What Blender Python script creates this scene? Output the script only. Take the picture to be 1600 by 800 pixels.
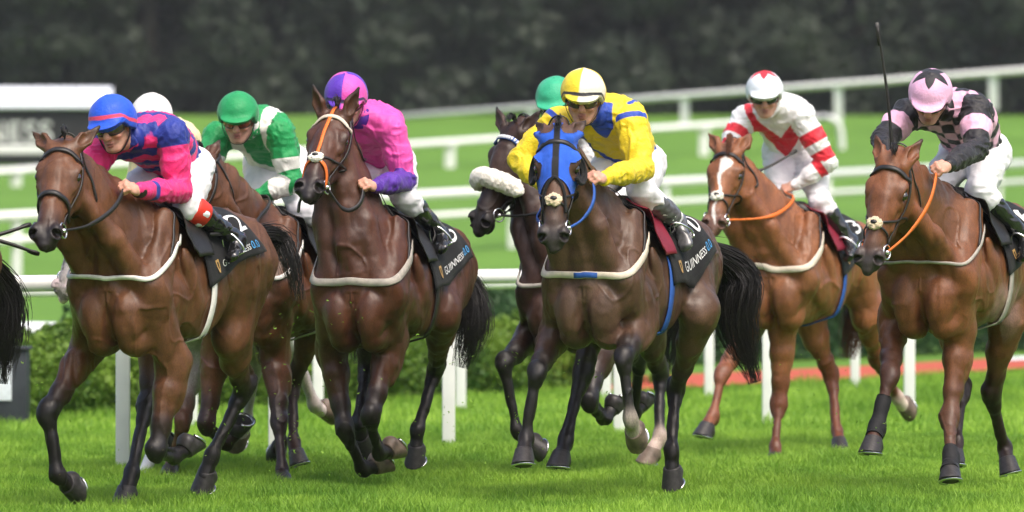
import bpy, bmesh, math, random
import numpy as np
from mathutils import Vector, Matrix, noise as mnoise

ONLY = ''
for o in list(bpy.data.objects):
    bpy.data.objects.remove(o)
SC = bpy.context.scene
COL = SC.collection
R = math.radians

# ------------------------------------------------------------------ camera, world, sun
F = 9000.0            # focal length in photo pixels (1600 px wide frame)
CAMH, YH = 1.47, 360.0
cam_d = bpy.data.cameras.new('camera')
cam = bpy.data.objects.new('camera', cam_d)
COL.objects.link(cam)
cam.location = (0, 0, CAMH)
cam.rotation_euler = (math.pi / 2 - math.atan((400 - YH) / F), 0, 0)
cam_d.sensor_width = 36.0
cam_d.lens = 36.0 * F / 1600.0
cam_d.clip_end = 3000
cam_d.dof.use_dof = True
cam_d.dof.focus_distance = 31.3
cam_d.dof.aperture_fstop = cam_d.lens / 1000.0 / 0.068
SC.camera = cam

SUN_EL, SUN_AZ = R(60), R(148)          # direction the sun stands in: azimuth clockwise from +Y
world = bpy.data.worlds.new('World')
SC.world = world
world.use_nodes = True
wn = world.node_tree
bg = wn.nodes['Background']
sky = wn.nodes.new('ShaderNodeTexSky')
sky.sky_type = 'NISHITA'
sky.sun_disc = False
sky.sun_elevation = SUN_EL
sky.sun_rotation = SUN_AZ
sky.air_density = 1.0
sky.dust_density = 6.0
sky.ozone_density = 0.6
wn.links.new(sky.outputs[0], bg.inputs[0])
bg.inputs[1].default_value = 0.15
sun_d = bpy.data.lights.new('sun', 'SUN')
sun_d.energy = 0.95
sun_d.angle = R(38)
sun_d.color = (1.0, 0.965, 0.91)
sun = bpy.data.objects.new('sun', sun_d)
COL.objects.link(sun)
sd = Vector((math.sin(SUN_AZ) * math.cos(SUN_EL), math.cos(SUN_AZ) * math.cos(SUN_EL), math.sin(SUN_EL)))
sun.rotation_euler = sd.to_track_quat('Z', 'Y').to_euler()
sun.location = sd * 60
SC.view_settings.view_transform = 'Standard'
SC.view_settings.look = 'None'
SC.view_settings.exposure = 0.85
SC.view_settings.gamma = 1.0
SC.view_settings.use_curve_mapping = False

# ------------------------------------------------------------------ small vector helpers
def V(*a):
    return np.array(a, dtype=np.float64)
def nrm(v):
    v = np.asarray(v, float)
    return v / (np.linalg.norm(v) + 1e-12)
def perp(v, ax):
    ax = nrm(ax)
    v = np.asarray(v, float)
    return nrm(v - ax * np.dot(v, ax))
def mixv(a, b, t):
    return np.asarray(a, float) * (1 - t) + np.asarray(b, float) * t
def ray(px, py):                          # depth-normalised direction of a photo pixel
    return V((px - 800) / F, 1.0, -(py - YH) / F)
CAMP = V(0, 0, CAMH)
def at(px, py, d):                        # world point seen at that pixel at depth d
    return CAMP + ray(px, py) * d
def reach(prev, pix, L, toward=1):        # point on the pixel's ray at bone length L from prev
    r = ray(*pix)
    p = np.asarray(prev, float) - CAMP
    A = r @ r
    B = -2 * (r @ p)
    C = p @ p - L * L
    disc = B * B - 4 * A * C
    if disc <= 0:
        t = -B / (2 * A)
    else:
        s = math.sqrt(disc)
        t = (-B - s) / (2 * A) if toward > 0 else (-B + s) / (2 * A)
    return CAMP + r * t

def smooth_path(pts, n):
    pts = np.asarray(pts, float)
    if len(pts) < 3:
        t = np.linspace(0, 1, n)[:, None]
        return pts[0] * (1 - t) + pts[-1] * t
    d = np.r_[0, np.cumsum(np.linalg.norm(np.diff(pts, axis=0), axis=1))]
    P = np.vstack([2 * pts[0] - pts[1], pts, 2 * pts[-1] - pts[-2]])
    out = []
    for s in np.linspace(0, d[-1], n):
        i = min(int(np.searchsorted(d, s, 'right')) - 1, len(pts) - 2)
        t = (s - d[i]) / max(d[i + 1] - d[i], 1e-9)
        p0, p1, p2, p3 = P[i], P[i + 1], P[i + 2], P[i + 3]
        out.append(0.5 * ((2 * p1) + (-p0 + p2) * t + (2 * p0 - 5 * p1 + 4 * p2 - p3) * t * t + (-p0 + 3 * p1 - 3 * p2 + p3) * t ** 3))
    return np.array(out)

# ------------------------------------------------------------------ numpy value noise
def _hash(i, j, k, seed):
    h = (i * 374761393 + j * 668265263 + k * 2147483647 + seed * 144665) & 0xFFFFFFFF
    h = ((h ^ (h >> 13)) * 1274126177) & 0xFFFFFFFF
    h = h ^ (h >> 16)
    return (h & 0xFFFF) / 65535.0
def vnoise(P, seed=0):
    P = np.asarray(P, float)
    I = np.floor(P).astype(np.int64)
    f = P - I
    f = f * f * (3 - 2 * f)
    out = np.zeros(len(P))
    for dx in (0, 1):
        for dy in (0, 1):
            for dz in (0, 1):
                w = (f[:, 0] if dx else 1 - f[:, 0]) * (f[:, 1] if dy else 1 - f[:, 1]) * (f[:, 2] if dz else 1 - f[:, 2])
                out += w * _hash(I[:, 0] + dx, I[:, 1] + dy, I[:, 2] + dz, seed)
    return out * 2 - 1

# ------------------------------------------------------------------ signed distance shapes -> one smooth mesh
class Shape:
    """A list of soft-blended solids, turned into ONE continuous mesh."""
    def __init__(self):
        self.P = []
        self.post = None
    def _add(self, kind, c, rad, k, col, sign, **kw):
        self.P.append(dict(kind=kind, c=np.asarray(c, float), rad=rad, k=k, col=col, sign=sign, **kw))
    def rc(self, a, b, ra, rb, k=.02, col=None, sign=1, tag=0):
        a, b = np.asarray(a, float), np.asarray(b, float)
        self._add('rc', (a + b) / 2, np.linalg.norm(b - a) / 2 + max(ra, rb), k, col, sign, a=a, b=b, ra=ra, rb=rb, tag=tag)
    def chain(self, pts, rs, k=.02, col=None, tag=0):
        for i in range(len(pts) - 1):
            self.rc(pts[i], pts[i + 1], rs[i], rs[i + 1], k, col[i] if isinstance(col, list) else col, tag=tag)
    def el(self, c, M, r, k=.02, col=None, sign=1, tag=0):
        self._add('el', c, max(r), k, col, sign, M=np.asarray(M, float), r=np.asarray(r, float), tag=tag)
    def et(self, a, b, n, r0, r1, k=.02, col=None, tag=0):     # tube of elliptic section; n = side axis, r = (side, deep)
        a, b = np.asarray(a, float), np.asarray(b, float)
        u = nrm(b - a)
        n = perp(n, u)
        m = np.cross(n, u)
        self._add('et', (a + b) / 2, np.linalg.norm(b - a) / 2 + max(*r0, *r1), k, col, 1, a=a, b=b, u=u, n=n, m=m, r0=r0, r1=r1, tag=tag)
    def loft(self, o, M, secs, k=.02, col=None, tag=0, power=2.0):  # secs rows: x, zc, half width, up, down
        S = np.array(secs, float)
        xs = np.linspace(S[0, 0], S[-1, 0], 90)
        T = np.zeros((90, 5)); T[:, 0] = xs
        for c in range(1, 5):
            T[:, c] = np.interp(xs, S[:, 0], S[:, c])
        for _ in range(3):
            T[1:-1, 1:] = .25 * T[:-2, 1:] + .5 * T[1:-1, 1:] + .25 * T[2:, 1:]
        ctr = np.asarray(o, float) + ((S[0, 0] + S[-1, 0]) / 2) * M[0] + S[:, 1].mean() * M[2]
        rad = (S[-1, 0] - S[0, 0]) / 2 + S[:, 2:].max() + (S[:, 1].max() - S[:, 1].min())
        self._add('loft', ctr, rad, k, col, 1, o=np.asarray(o, float), M=np.asarray(M, float), T=T, tag=tag, pw=power)
    def _d(self, p, Q):
        kd = p['kind']
        if kd == 'rc':
            ab = p['b'] - p['a']
            t = np.clip(((Q - p['a']) @ ab) / max(ab @ ab, 1e-12), 0, 1)
            p_t = t
            return np.linalg.norm(Q - p['a'] - t[:, None] * ab, axis=1) - (p['ra'] + (p['rb'] - p['ra']) * t), p_t
        if kd == 'el':
            L = (Q - p['c']) @ p['M'].T
            k0 = np.linalg.norm(L / p['r'], axis=1)
            k1 = np.linalg.norm(L / (p['r'] ** 2), axis=1)
            return k0 * (k0 - 1) / np.maximum(k1, 1e-9), np.zeros(len(Q))
        if kd == 'et':
            ab = p['b'] - p['a']
            t = np.clip(((Q - p['a']) @ ab) / (ab @ ab), 0, 1)
            q = Q - p['a'] - t[:, None] * ab
            rn = p['r0'][0] + (p['r1'][0] - p['r0'][0]) * t
            rm = p['r0'][1] + (p['r1'][1] - p['r0'][1]) * t
            mn = np.minimum(rn, rm)
            e = np.sqrt(((q @ p['n']) / rn) ** 2 + ((q @ p['m']) / rm) ** 2 + ((q @ p['u']) / mn) ** 2)
            return (e - 1) * mn, t
        L = (Q - p['o']) @ p['M'].T
        T = p['T']
        x = np.clip(L[:, 0], T[0, 0], T[-1, 0])
        zc = np.interp(x, T[:, 0], T[:, 1]); hw = np.interp(x, T[:, 0], T[:, 2])
        hu = np.interp(x, T[:, 0], T[:, 3]); hd = np.interp(x, T[:, 0], T[:, 4])
        dz = L[:, 2] - zc
        hz = np.where(dz > 0, hu, hd)
        mn = np.minimum(hw, hz)
        pw = p['pw']
        e = ((np.abs(L[:, 1]) / hw) ** pw + (np.abs(dz) / hz) ** pw) ** (1 / pw)
        e = np.sqrt(e ** 2 + ((L[:, 0] - x) / mn) ** 2)
        return (e - 1) * mn, (x - T[0, 0]) / (T[-1, 0] - T[0, 0])
    def eval(self, Q, margin=.11):
        d = np.full(len(Q), 1.0)
        for p in self.P:
            idx = np.nonzero(((Q - p['c']) ** 2).sum(1) < (p['rad'] + margin) ** 2)[0]
            if not len(idx):
                continue
            di, _ = self._d(p, Q[idx])
            a = d[idx]
            k = p['k']
            if p['sign'] > 0:
                h = np.maximum(k - np.abs(a - di), 0) / k
                d[idx] = np.minimum(a, di) - h * h * k * .25
            else:
                di = -di
                h = np.maximum(k - np.abs(a - di), 0) / k
                d[idx] = np.maximum(a, di) + h * h * k * .25
        if self.post is not None:
            near = np.nonzero(np.abs(d) < .09)[0]
            d[near] = self.post(Q[near], d[near])
        return d
    def grad(self, Q, e=.002):
        g = np.zeros_like(Q)
        for ax in range(3):
            o = np.zeros(3); o[ax] = e
            g[:, ax] = self.eval(Q + o) - self.eval(Q - o)
        return g / np.maximum(np.linalg.norm(g, axis=1)[:, None], 1e-9)
    def project(self, Q, off=0.0, it=6):
        Q = np.array(Q, float)
        for _ in range(it):
            g = np.zeros_like(Q)
            e = .003
            for ax in range(3):
                o = np.zeros(3); o[ax] = e
                g[:, ax] = (self.eval(Q + o, .5) - self.eval(Q - o, .5)) / (2 * e)
            gn = np.maximum((g * g).sum(1), .05)
            d = self.eval(Q, .5) - off
            Q -= np.clip(d / gn, -.12, .12)[:, None] * g
        return Q
    def colours(self, Q, default=(.2, .1, .05), sharp=.012):
        W = np.zeros(len(Q)); C = np.zeros((len(Q), 3))
        D = []
        dm = np.full(len(Q), 9.)
        for p in self.P:
            if p['col'] is None:
                D.append(None); continue
            idx = np.nonzero(((Q - p['c']) ** 2).sum(1) < (p['rad'] + .06) ** 2)[0]
            di, t = self._d(p, Q[idx])
            if p['sign'] < 0:
                di = np.abs(di)
            D.append((idx, di, t))
            dm[idx] = np.minimum(dm[idx], di)
        for p, r in zip(self.P, D):
            if r is None:
                continue
            idx, di, t = r
            w = np.exp(-np.clip((di - dm[idx]) / sharp, 0, 40))
            c = p['col']
            if isinstance(c[0], (tuple, list)):
                tt = np.clip((t - c[2][0]) / (c[2][1] - c[2][0]), 0, 1)[:, None] if len(c) > 2 else t[:, None]
                cc = np.array(c[0]) * (1 - tt) + np.array(c[1]) * tt
            else:
                cc = np.broadcast_to(np.array(c), (len(idx), 3))
            W[idx] += w
            C[idx] += cc * w[:, None]
        C /= np.maximum(W, 1e-9)[:, None]
        C[W < 1e-8] = default
        return C
    def nearest(self, Q):                 # index of the closest solid and its parameter along
        best = np.full(len(Q), 9.); bi = np.zeros(len(Q), int); bt = np.zeros(len(Q))
        for i, p in enumerate(self.P):
            if p['sign'] < 0:
                continue
            di, t = self._d(p, Q)
            m = di < best
            best[m] = di[m]; bi[m] = i; bt[m] = t[m]
        return bi, bt
    def mesh(self, h=.01, B=8):
        lo = np.min([p['c'] - p['rad'] for p in self.P if p['sign'] > 0], axis=0) - 2 * h
        hi = np.max([p['c'] + p['rad'] for p in self.P if p['sign'] > 0], axis=0) + 2 * h
        nb = np.ceil((hi - lo) / (h * B)).astype(int) + 1
        n = nb * B
        ci = np.stack(np.meshgrid(*[np.arange(k) for k in nb], indexing='ij'), -1).reshape(-1, 3)
        cc = lo + (ci * B + B / 2) * h
        dc = self.eval(cc, margin=B * h * 1.2)
        act = np.abs(dc) < B * h * 1.05
        Fd = np.where(dc > 0, np.float32(1), np.float32(-1)).reshape(nb)
        Fd = Fd.repeat(B, 0).repeat(B, 1).repeat(B, 2)
        loc = np.stack(np.meshgrid(*[np.arange(B)] * 3, indexing='ij'), -1).reshape(-1, 3)
        A = ci[act] * B
        for s in range(0, len(A), 600):
            idx = (A[s:s + 600, None, :] + loc[None]).reshape(-1, 3)
            Fd[idx[:, 0], idx[:, 1], idx[:, 2]] = self.eval(lo + idx * h)
        S = Fd < 0
        c8 = [(a, b, c) for a in (0, 1) for b in (0, 1) for c in (0, 1)]
        cnt = np.zeros(tuple(n - 1), np.int8)
        for a, b, c in c8:
            cnt += S[a:n[0] - 1 + a, b:n[1] - 1 + b, c:n[2] - 1 + c]
        cell = np.argwhere((cnt > 0) & (cnt < 8))
        vid = np.full(tuple(n - 1), -1, np.int32)
        vid[cell[:, 0], cell[:, 1], cell[:, 2]] = np.arange(len(cell))
        vals = {o: Fd[cell[:, 0] + o[0], cell[:, 1] + o[1], cell[:, 2] + o[2]] for o in c8}
        acc = np.zeros((len(cell), 3)); num = np.zeros(len(cell))
        for i, o in enumerate(c8):
            for ax in range(3):
                if o[ax]:
                    continue
                o2 = list(o); o2[ax] = 1; o2 = tuple(o2)
                a, b = vals[o], vals[o2]
                m = (a < 0) != (b < 0)
                t = a[m] / (a[m] - b[m])
                pt = np.tile(np.array(o, float), (m.sum(), 1))
                pt[:, ax] = t
                acc[m] += pt
                num[m] += 1
        verts = lo + (cell + acc / num[:, None]) * h
        quads = []
        for ax in range(3):
            sl0 = [slice(0, n[i] - 1) for i in range(3)]
            sl1 = list(sl0)
            sl1[ax] = slice(1, n[ax])
            a = S[tuple(sl0)]; b = S[tuple(sl1)]
            e = np.argwhere(a != b)
            u, w = (ax + 1) % 3, (ax + 2) % 3
            e = e[(e[:, u] > 0) & (e[:, w] > 0)]
            flip = S[e[:, 0], e[:, 1], e[:, 2]]
            def q(du, dw):
                k = e.copy(); k[:, u] -= du; k[:, w] -= dw
                return vid[k[:, 0], k[:, 1], k[:, 2]]
            Q = np.stack([q(1, 1), q(0, 1), q(0, 0), q(1, 0)], 1)
            Q[~flip] = Q[~flip][:, ::-1]
            quads.append(Q)
        quads = np.vstack(quads)
        quads = quads[(quads >= 0).all(1)]
        # one projection step onto the true surface
        d = self.eval(verts)
        g = np.zeros_like(verts); e = h * .3
        for ax in range(3):
            o = np.zeros(3); o[ax] = e
            g[:, ax] = (self.eval(verts + o) - self.eval(verts - o)) / (2 * e)
        gn = np.maximum((g * g).sum(1), .15)
        verts = verts - np.clip(d / gn, -h * .6, h * .6)[:, None] * g
        return verts, quads

def make_mesh(name, verts, faces, mats, smooth=True, attrs=None, mat_idx=None):
    me = bpy.data.meshes.new(name)
    verts = np.asarray(verts, np.float32)
    if isinstance(faces, np.ndarray):
        nf, k = faces.shape
        me.vertices.add(len(verts)); me.vertices.foreach_set('co', verts.ravel())
        me.loops.add(nf * k); me.loops.foreach_set('vertex_index', faces.astype(np.int32).ravel())
        me.polygons.add(nf)
        me.polygons.foreach_set('loop_start', np.arange(0, nf * k, k, dtype=np.int32))
        me.update(calc_edges=True)
    else:
        me.from_pydata([tuple(v) for v in verts], [], [tuple(f) for f in faces])
        me.update()
    me.validate()
    for m in (mats if isinstance(mats, (list, tuple)) else [mats]):
        me.materials.append(m)
    if mat_idx is not None:
        me.polygons.foreach_set('material_index', np.asarray(mat_idx, np.int32))
    if smooth:
        me.polygons.foreach_set('use_smooth', np.ones(len(me.polygons), bool))
    for k, v in (attrs or {}).items():
        v = np.asarray(v, np.float32)
        if v.ndim == 2:
            a = me.color_attributes.new(k, 'FLOAT_COLOR', 'POINT')
            a.data.foreach_set('color', np.c_[v, np.ones(len(v), np.float32)].ravel())
        else:
            a = me.attributes.new(k, 'FLOAT', 'POINT')
            a.data.foreach_set('value', v)
    return me

def link(name, me, parent=None, loc=None):
    o = bpy.data.objects.new(name, me)
    COL.objects.link(o)
    if parent is not None:
        o.parent = parent
    if loc is not None:
        o.location = loc
    return o
def part(name, verts, faces, mats, parent, base, **kw):    # world-space vertices stored relative to the thing's base
    v = np.asarray(verts, float) - np.asarray(base, float)
    return link(name, make_mesh(name, v, faces, mats, **kw), parent)
def empty(name, loc, label, cat, group=None):
    o = bpy.data.objects.new(name, None)
    COL.objects.link(o)
    o.location = tuple(loc)
    o.empty_display_size = .2
    o['label'] = label; o['category'] = cat
    if group:
        o['group'] = group
    return o
def tag(o, label=None, cat=None, group=None, kind=None):
    for k, v in (('label', label), ('category', cat), ('group', group), ('kind', kind)):
        if v:
            o[k] = v
    return o

class MB:
    """collects boxes, tubes and ribbons into one mesh"""
    def __init__(self):
        self.v, self.f, self.m = [], [], []
        self.n = 0
    def add(self, v, f, m=0):
        self.v.append(np.asarray(v, float))
        self.f += [tuple(int(i) + self.n for i in q) for q in f]
        self.m += [m] * len(f)
        self.n += len(v)
    def box(self, c, s, M=np.eye(3), bevel=.0, m=0):
        c = np.asarray(c, float); s = np.asarray(s, float) / 2
        if bevel <= 0:
            v = [c + M.T @ (s * V(a, b, d)) for a in (-1, 1) for b in (-1, 1) for d in (-1, 1)]
            f = [(0, 1, 3, 2), (4, 6, 7, 5), (0, 4, 5, 1), (2, 3, 7, 6), (0, 2, 6, 4), (1, 5, 7, 3)]
            self.add(v, f, m); return
        bm = bmesh.new()
        bmesh.ops.create_cube(bm, size=2)
        for q in bm.verts:
            q.co = Vector(tuple(s * np.array(q.co)))
        bmesh.ops.bevel(bm, geom=bm.edges[:], offset=bevel, segments=2, affect='EDGES', profile=.6)
        bm.verts.index_update()
        v = [c + M.T @ np.array(q.co) for q in bm.verts]
        f = [[q.index for q in p.verts] for p in bm.faces]
        bm.free()
        self.add(v, f, m)
    def tube(self, pts, r, sides=8, m=0, cap=True, flat=1.0, up=None):
        pts = np.asarray(pts, float); n = len(pts)
        rs = np.broadcast_to(np.asarray(r, float), (n,))
        T = np.gradient(pts, axis=0)
        T /= np.maximum(np.linalg.norm(T, axis=1)[:, None], 1e-9)
        ref = np.asarray(up, float) if up is not None else (V(0, 0, 1) if abs(T[0][2]) < .9 else V(1, 0, 0))
        vs = []
        a = perp(ref, T[0])
        for i in range(n):
            a = perp(a, T[i]); b = np.cross(T[i], a)
            for s in range(sides):
                t = 2 * math.pi * s / sides
                vs.append(pts[i] + rs[i] * (math.cos(t) * a * flat + math.sin(t) * b))
        f = []
        for i in range(n - 1):
            for s in range(sides):
                s2 = (s + 1) % sides
                f.append((i * sides + s, i * sides + s2, (i + 1) * sides + s2, (i + 1) * sides + s))
        if cap:
            f.append(tuple(range(sides))[::-1]); f.append(tuple((n - 1) * sides + s for s in range(sides)))
        self.add(vs, f, m)
    def ribbon(self, P, N, w, t, m=0, closed=False):
        P = np.asarray(P, float); N = np.asarray(N, float); n = len(P)
        ws = np.broadcast_to(np.asarray(w, float), (n,))
        T = np.roll(P, -1, 0) - np.roll(P, 1, 0) if closed else np.gradient(P, axis=0)
        vs = []
        for i in range(n):
            nn = perp(N[i], T[i]); s = np.cross(nrm(T[i]), nn) * ws[i] / 2
            for a, b in ((-1, 0), (-.86, 1), (.86, 1), (1, 0), (.86, -.4), (-.86, -.4)):
                vs.append(P[i] + s * a + nn * t * b)
        f = []
        for i in range(n if closed else n - 1):
            j = (i + 1) % n
            for s in range(6):
                s2 = (s + 1) % 6
                f.append((i * 6 + s, j * 6 + s, j * 6 + s2, i * 6 + s2))
        if not closed:
            f.append(tuple(range(6))); f.append(tuple((n - 1) * 6 + s for s in range(6))[::-1])
        self.add(vs, f, m)
    def ball(self, c, r, m=0, seg=12, rings=8, M=np.eye(3)):
        rr = np.broadcast_to(np.asarray(r, float), (3,))
        v = [np.asarray(c) + M.T @ (rr * V(0, 0, 1))]
        for i in range(1, rings):
            for s in range(seg):
                a, b = math.pi * i / rings, 2 * math.pi * s / seg
                v.append(np.asarray(c) + M.T @ (rr * V(math.sin(a) * math.cos(b), math.sin(a) * math.sin(b), math.cos(a))))
        v.append(np.asarray(c) + M.T @ (rr * V(0, 0, -1)))
        f = []
        for s in range(seg):
            f.append((0, 1 + s, 1 + (s + 1) % seg))
            f.append((len(v) - 1, 1 + (rings - 2) * seg + (s + 1) % seg, 1 + (rings - 2) * seg + s))
        for i in range(rings - 2):
            for s in range(seg):
                a, b = 1 + i * seg + s, 1 + i * seg + (s + 1) % seg
                f.append((a, a + seg, b + seg, b))
        self.add(v, f, m)
    def ring(self, c, n, R_, r, m=0, seg=20, sides=6):
        n = nrm(n); a = perp(V(.3, .2, .9), n); b = np.cross(n, a)
        P = [np.asarray(c) + R_ * (math.cos(2 * math.pi * i / seg) * a + math.sin(2 * math.pi * i / seg) * b) for i in range(seg)]
        v, f = [], []
        for i, p in enumerate(P):
            o = nrm(p - c)
            for s in range(sides):
                t = 2 * math.pi * s / sides
                v.append(p + r * (math.cos(t) * o + math.sin(t) * n))
        for i in range(seg):
            j = (i + 1) % seg
            for s in range(sides):
                s2 = (s + 1) % sides
                f.append((i * sides + s, i * sides + s2, j * sides + s2, j * sides + s))
        self.add(v, f, m)
    def build(self, name, mats, parent=None, base=(0, 0, 0), smooth=True, loc=None):
        v = np.vstack(self.v) - np.asarray(base, float)
        return link(name, make_mesh(name, v, self.f, mats, smooth=smooth, mat_idx=self.m), parent, loc)

# ------------------------------------------------------------------ materials
def new_mat(name):
    m = bpy.data.materials.new(name)
    m.use_nodes = True
    nt = m.node_tree
    return m, nt, nt.nodes['Principled BSDF'], nt.links.new
def N(nt, t, **kw):
    n = nt.nodes.new(t)
    for k, v in kw.items():
        if isinstance(k, str) and k.startswith('in_'):
            n.inputs[int(k[3:])].default_value = v
        else:
            setattr(n, k, v)
    return n
def mat_plain(name, col, rough=.6, spec=.4, metal=0., noise=.12, nscale=30, bump=0., bscale=200, sheen=0., coat=0.):
    m, nt, b, L = new_mat(name)
    tc = N(nt, 'ShaderNodeTexCoord')
    nz = N(nt, 'ShaderNodeTexNoise'); nz.inputs['Scale'].default_value = nscale; nz.inputs['Detail'].default_value = 4
    L(tc.outputs['Object'], nz.inputs['Vector'])
    hsv = N(nt, 'ShaderNodeMapRange'); hsv.inputs[3].default_value = 1 - noise; hsv.inputs[4].default_value = 1 + noise
    hsv.inputs[1].default_value = .25; hsv.inputs[2].default_value = .75
    L(nz.outputs[0], hsv.inputs[0])
    mx = N(nt, 'ShaderNodeMix', data_type='RGBA', blend_type='MULTIPLY')
    mx.inputs[0].default_value = 1
    mx.inputs[6].default_value = (*col, 1)
    L(hsv.outputs[0], mx.inputs[7])
    L(mx.outputs[2], b.inputs['Base Color'])
    b.inputs['Roughness'].default_value = rough
    b.inputs['Specular IOR Level'].default_value = spec
    b.inputs['Metallic'].default_value = metal
    b.inputs['Sheen Weight'].default_value = sheen
    b.inputs['Coat Weight'].default_value = coat
    if bump:
        n2 = N(nt, 'ShaderNodeTexNoise'); n2.inputs['Scale'].default_value = bscale; n2.inputs['Detail'].default_value = 3
        L(tc.outputs['Object'], n2.inputs['Vector'])
        bp = N(nt, 'ShaderNodeBump'); bp.inputs['Strength'].default_value = bump; bp.inputs['Distance'].default_value = .004
        L(n2.outputs[0], bp.inputs['Height'])
        L(bp.outputs[0], b.inputs['Normal'])
    return m
def mat_coat():
    m, nt, b, L = new_mat('horse_coat')
    at_ = N(nt, 'ShaderNodeAttribute', attribute_name='Col')
    tc = N(nt, 'ShaderNodeTexCoord')
    mp = N(nt, 'ShaderNodeMapping'); mp.inputs['Scale'].default_value = (1.6, .9, .55)
    L(tc.outputs['Object'], mp.inputs['Vector'])
    nz = N(nt, 'ShaderNodeTexNoise'); nz.inputs['Scale'].default_value = 7; nz.inputs['Detail'].default_value = 8; nz.inputs['Roughness'].default_value = .62
    L(mp.outputs[0], nz.inputs['Vector'])
    n2 = N(nt, 'ShaderNodeTexNoise'); n2.inputs['Scale'].default_value = 160; n2.inputs['Detail'].default_value = 3
    L(mp.outputs[0], n2.inputs['Vector'])
    r1 = N(nt, 'ShaderNodeMapRange'); r1.inputs[1].default_value = .3; r1.inputs[2].default_value = .7; r1.inputs[3].default_value = .70; r1.inputs[4].default_value = 1.28
    L(nz.outputs[0], r1.inputs[0])
    r2 = N(nt, 'ShaderNodeMapRange'); r2.inputs[1].default_value = .3; r2.inputs[2].default_value = .7; r2.inputs[3].default_value = .70; r2.inputs[4].default_value = 1.28
    L(n2.outputs[0], r2.inputs[0])
    mu = N(nt, 'ShaderNodeMath', operation='MULTIPLY'); L(r1.outputs[0], mu.inputs[0]); L(r2.outputs[0], mu.inputs[1])
    mx = N(nt, 'ShaderNodeMix', data_type='RGBA', blend_type='MULTIPLY'); mx.inputs[0].default_value = 1
    L(at_.outputs['Color'], mx.inputs[6]); L(mu.outputs[0], mx.inputs[7])
    L(mx.outputs[2], b.inputs['Base Color'])
    rr = N(nt, 'ShaderNodeMapRange'); rr.inputs[1].default_value = .36; rr.inputs[2].default_value = .64; rr.inputs[3].default_value = .29; rr.inputs[4].default_value = .62
    L(nz.outputs[0], rr.inputs[0]); L(rr.outputs[0], b.inputs['Roughness'])
    n3 = N(nt, 'ShaderNodeTexNoise'); n3.inputs['Scale'].default_value = 26; n3.inputs['Detail'].default_value = 6; n3.inputs['Roughness'].default_value = .7
    L(mp.outputs[0], n3.inputs['Vector'])
    ra = N(nt, 'ShaderNodeMath', operation='ADD'); L(nz.outputs[0], ra.inputs[0]); L(n3.outputs[0], ra.inputs[1])
    rh = N(nt, 'ShaderNodeMath', operation='MULTIPLY'); rh.inputs[1].default_value = .5
    L(ra.outputs[0], rh.inputs[0]); L(rh.outputs[0], rr.inputs[0])
    n4 = N(nt, 'ShaderNodeTexNoise'); n4.inputs['Scale'].default_value = 75; n4.inputs['Detail'].default_value = 2
    L(tc.outputs['Object'], n4.inputs['Vector'])
    fl = N(nt, 'ShaderNodeMapRange'); fl.inputs[1].default_value = .70; fl.inputs[2].default_value = .74
    L(n4.outputs[0], fl.inputs[0])
    sz = N(nt, 'ShaderNodeSeparateXYZ'); L(tc.outputs['Object'], sz.inputs[0])
    lowz = N(nt, 'ShaderNodeMapRange'); lowz.inputs[1].default_value = .5; lowz.inputs[2].default_value = 1.3; lowz.inputs[3].default_value = .75; lowz.inputs[4].default_value = 0
    L(sz.outputs[2], lowz.inputs[0])
    fm = N(nt, 'ShaderNodeMath', operation='MULTIPLY'); L(fl.outputs[0], fm.inputs[0]); L(lowz.outputs[0], fm.inputs[1])
    md = N(nt, 'ShaderNodeMix', data_type='RGBA'); L(fm.outputs[0], md.inputs[0]); L(mx.outputs[2], md.inputs[6]); md.inputs[7].default_value = (.10, .085, .045, 1)
    L(md.outputs[2], b.inputs['Base Color'])
    b.inputs['Specular IOR Level'].default_value = .37
    b.inputs['Sheen Weight'].default_value = 0
    ad = N(nt, 'ShaderNodeMath', operation='MULTIPLY_ADD'); ad.inputs[1].default_value = .35
    L(n2.outputs[0], ad.inputs[0]); L(nz.outputs[0], ad.inputs[2])
    bp = N(nt, 'ShaderNodeBump'); bp.inputs['Strength'].default_value = .28; bp.inputs['Distance'].default_value = .009
    L(ad.outputs[0], bp.inputs['Height']); L(bp.outputs[0], b.inputs['Normal'])
    return m
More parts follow.
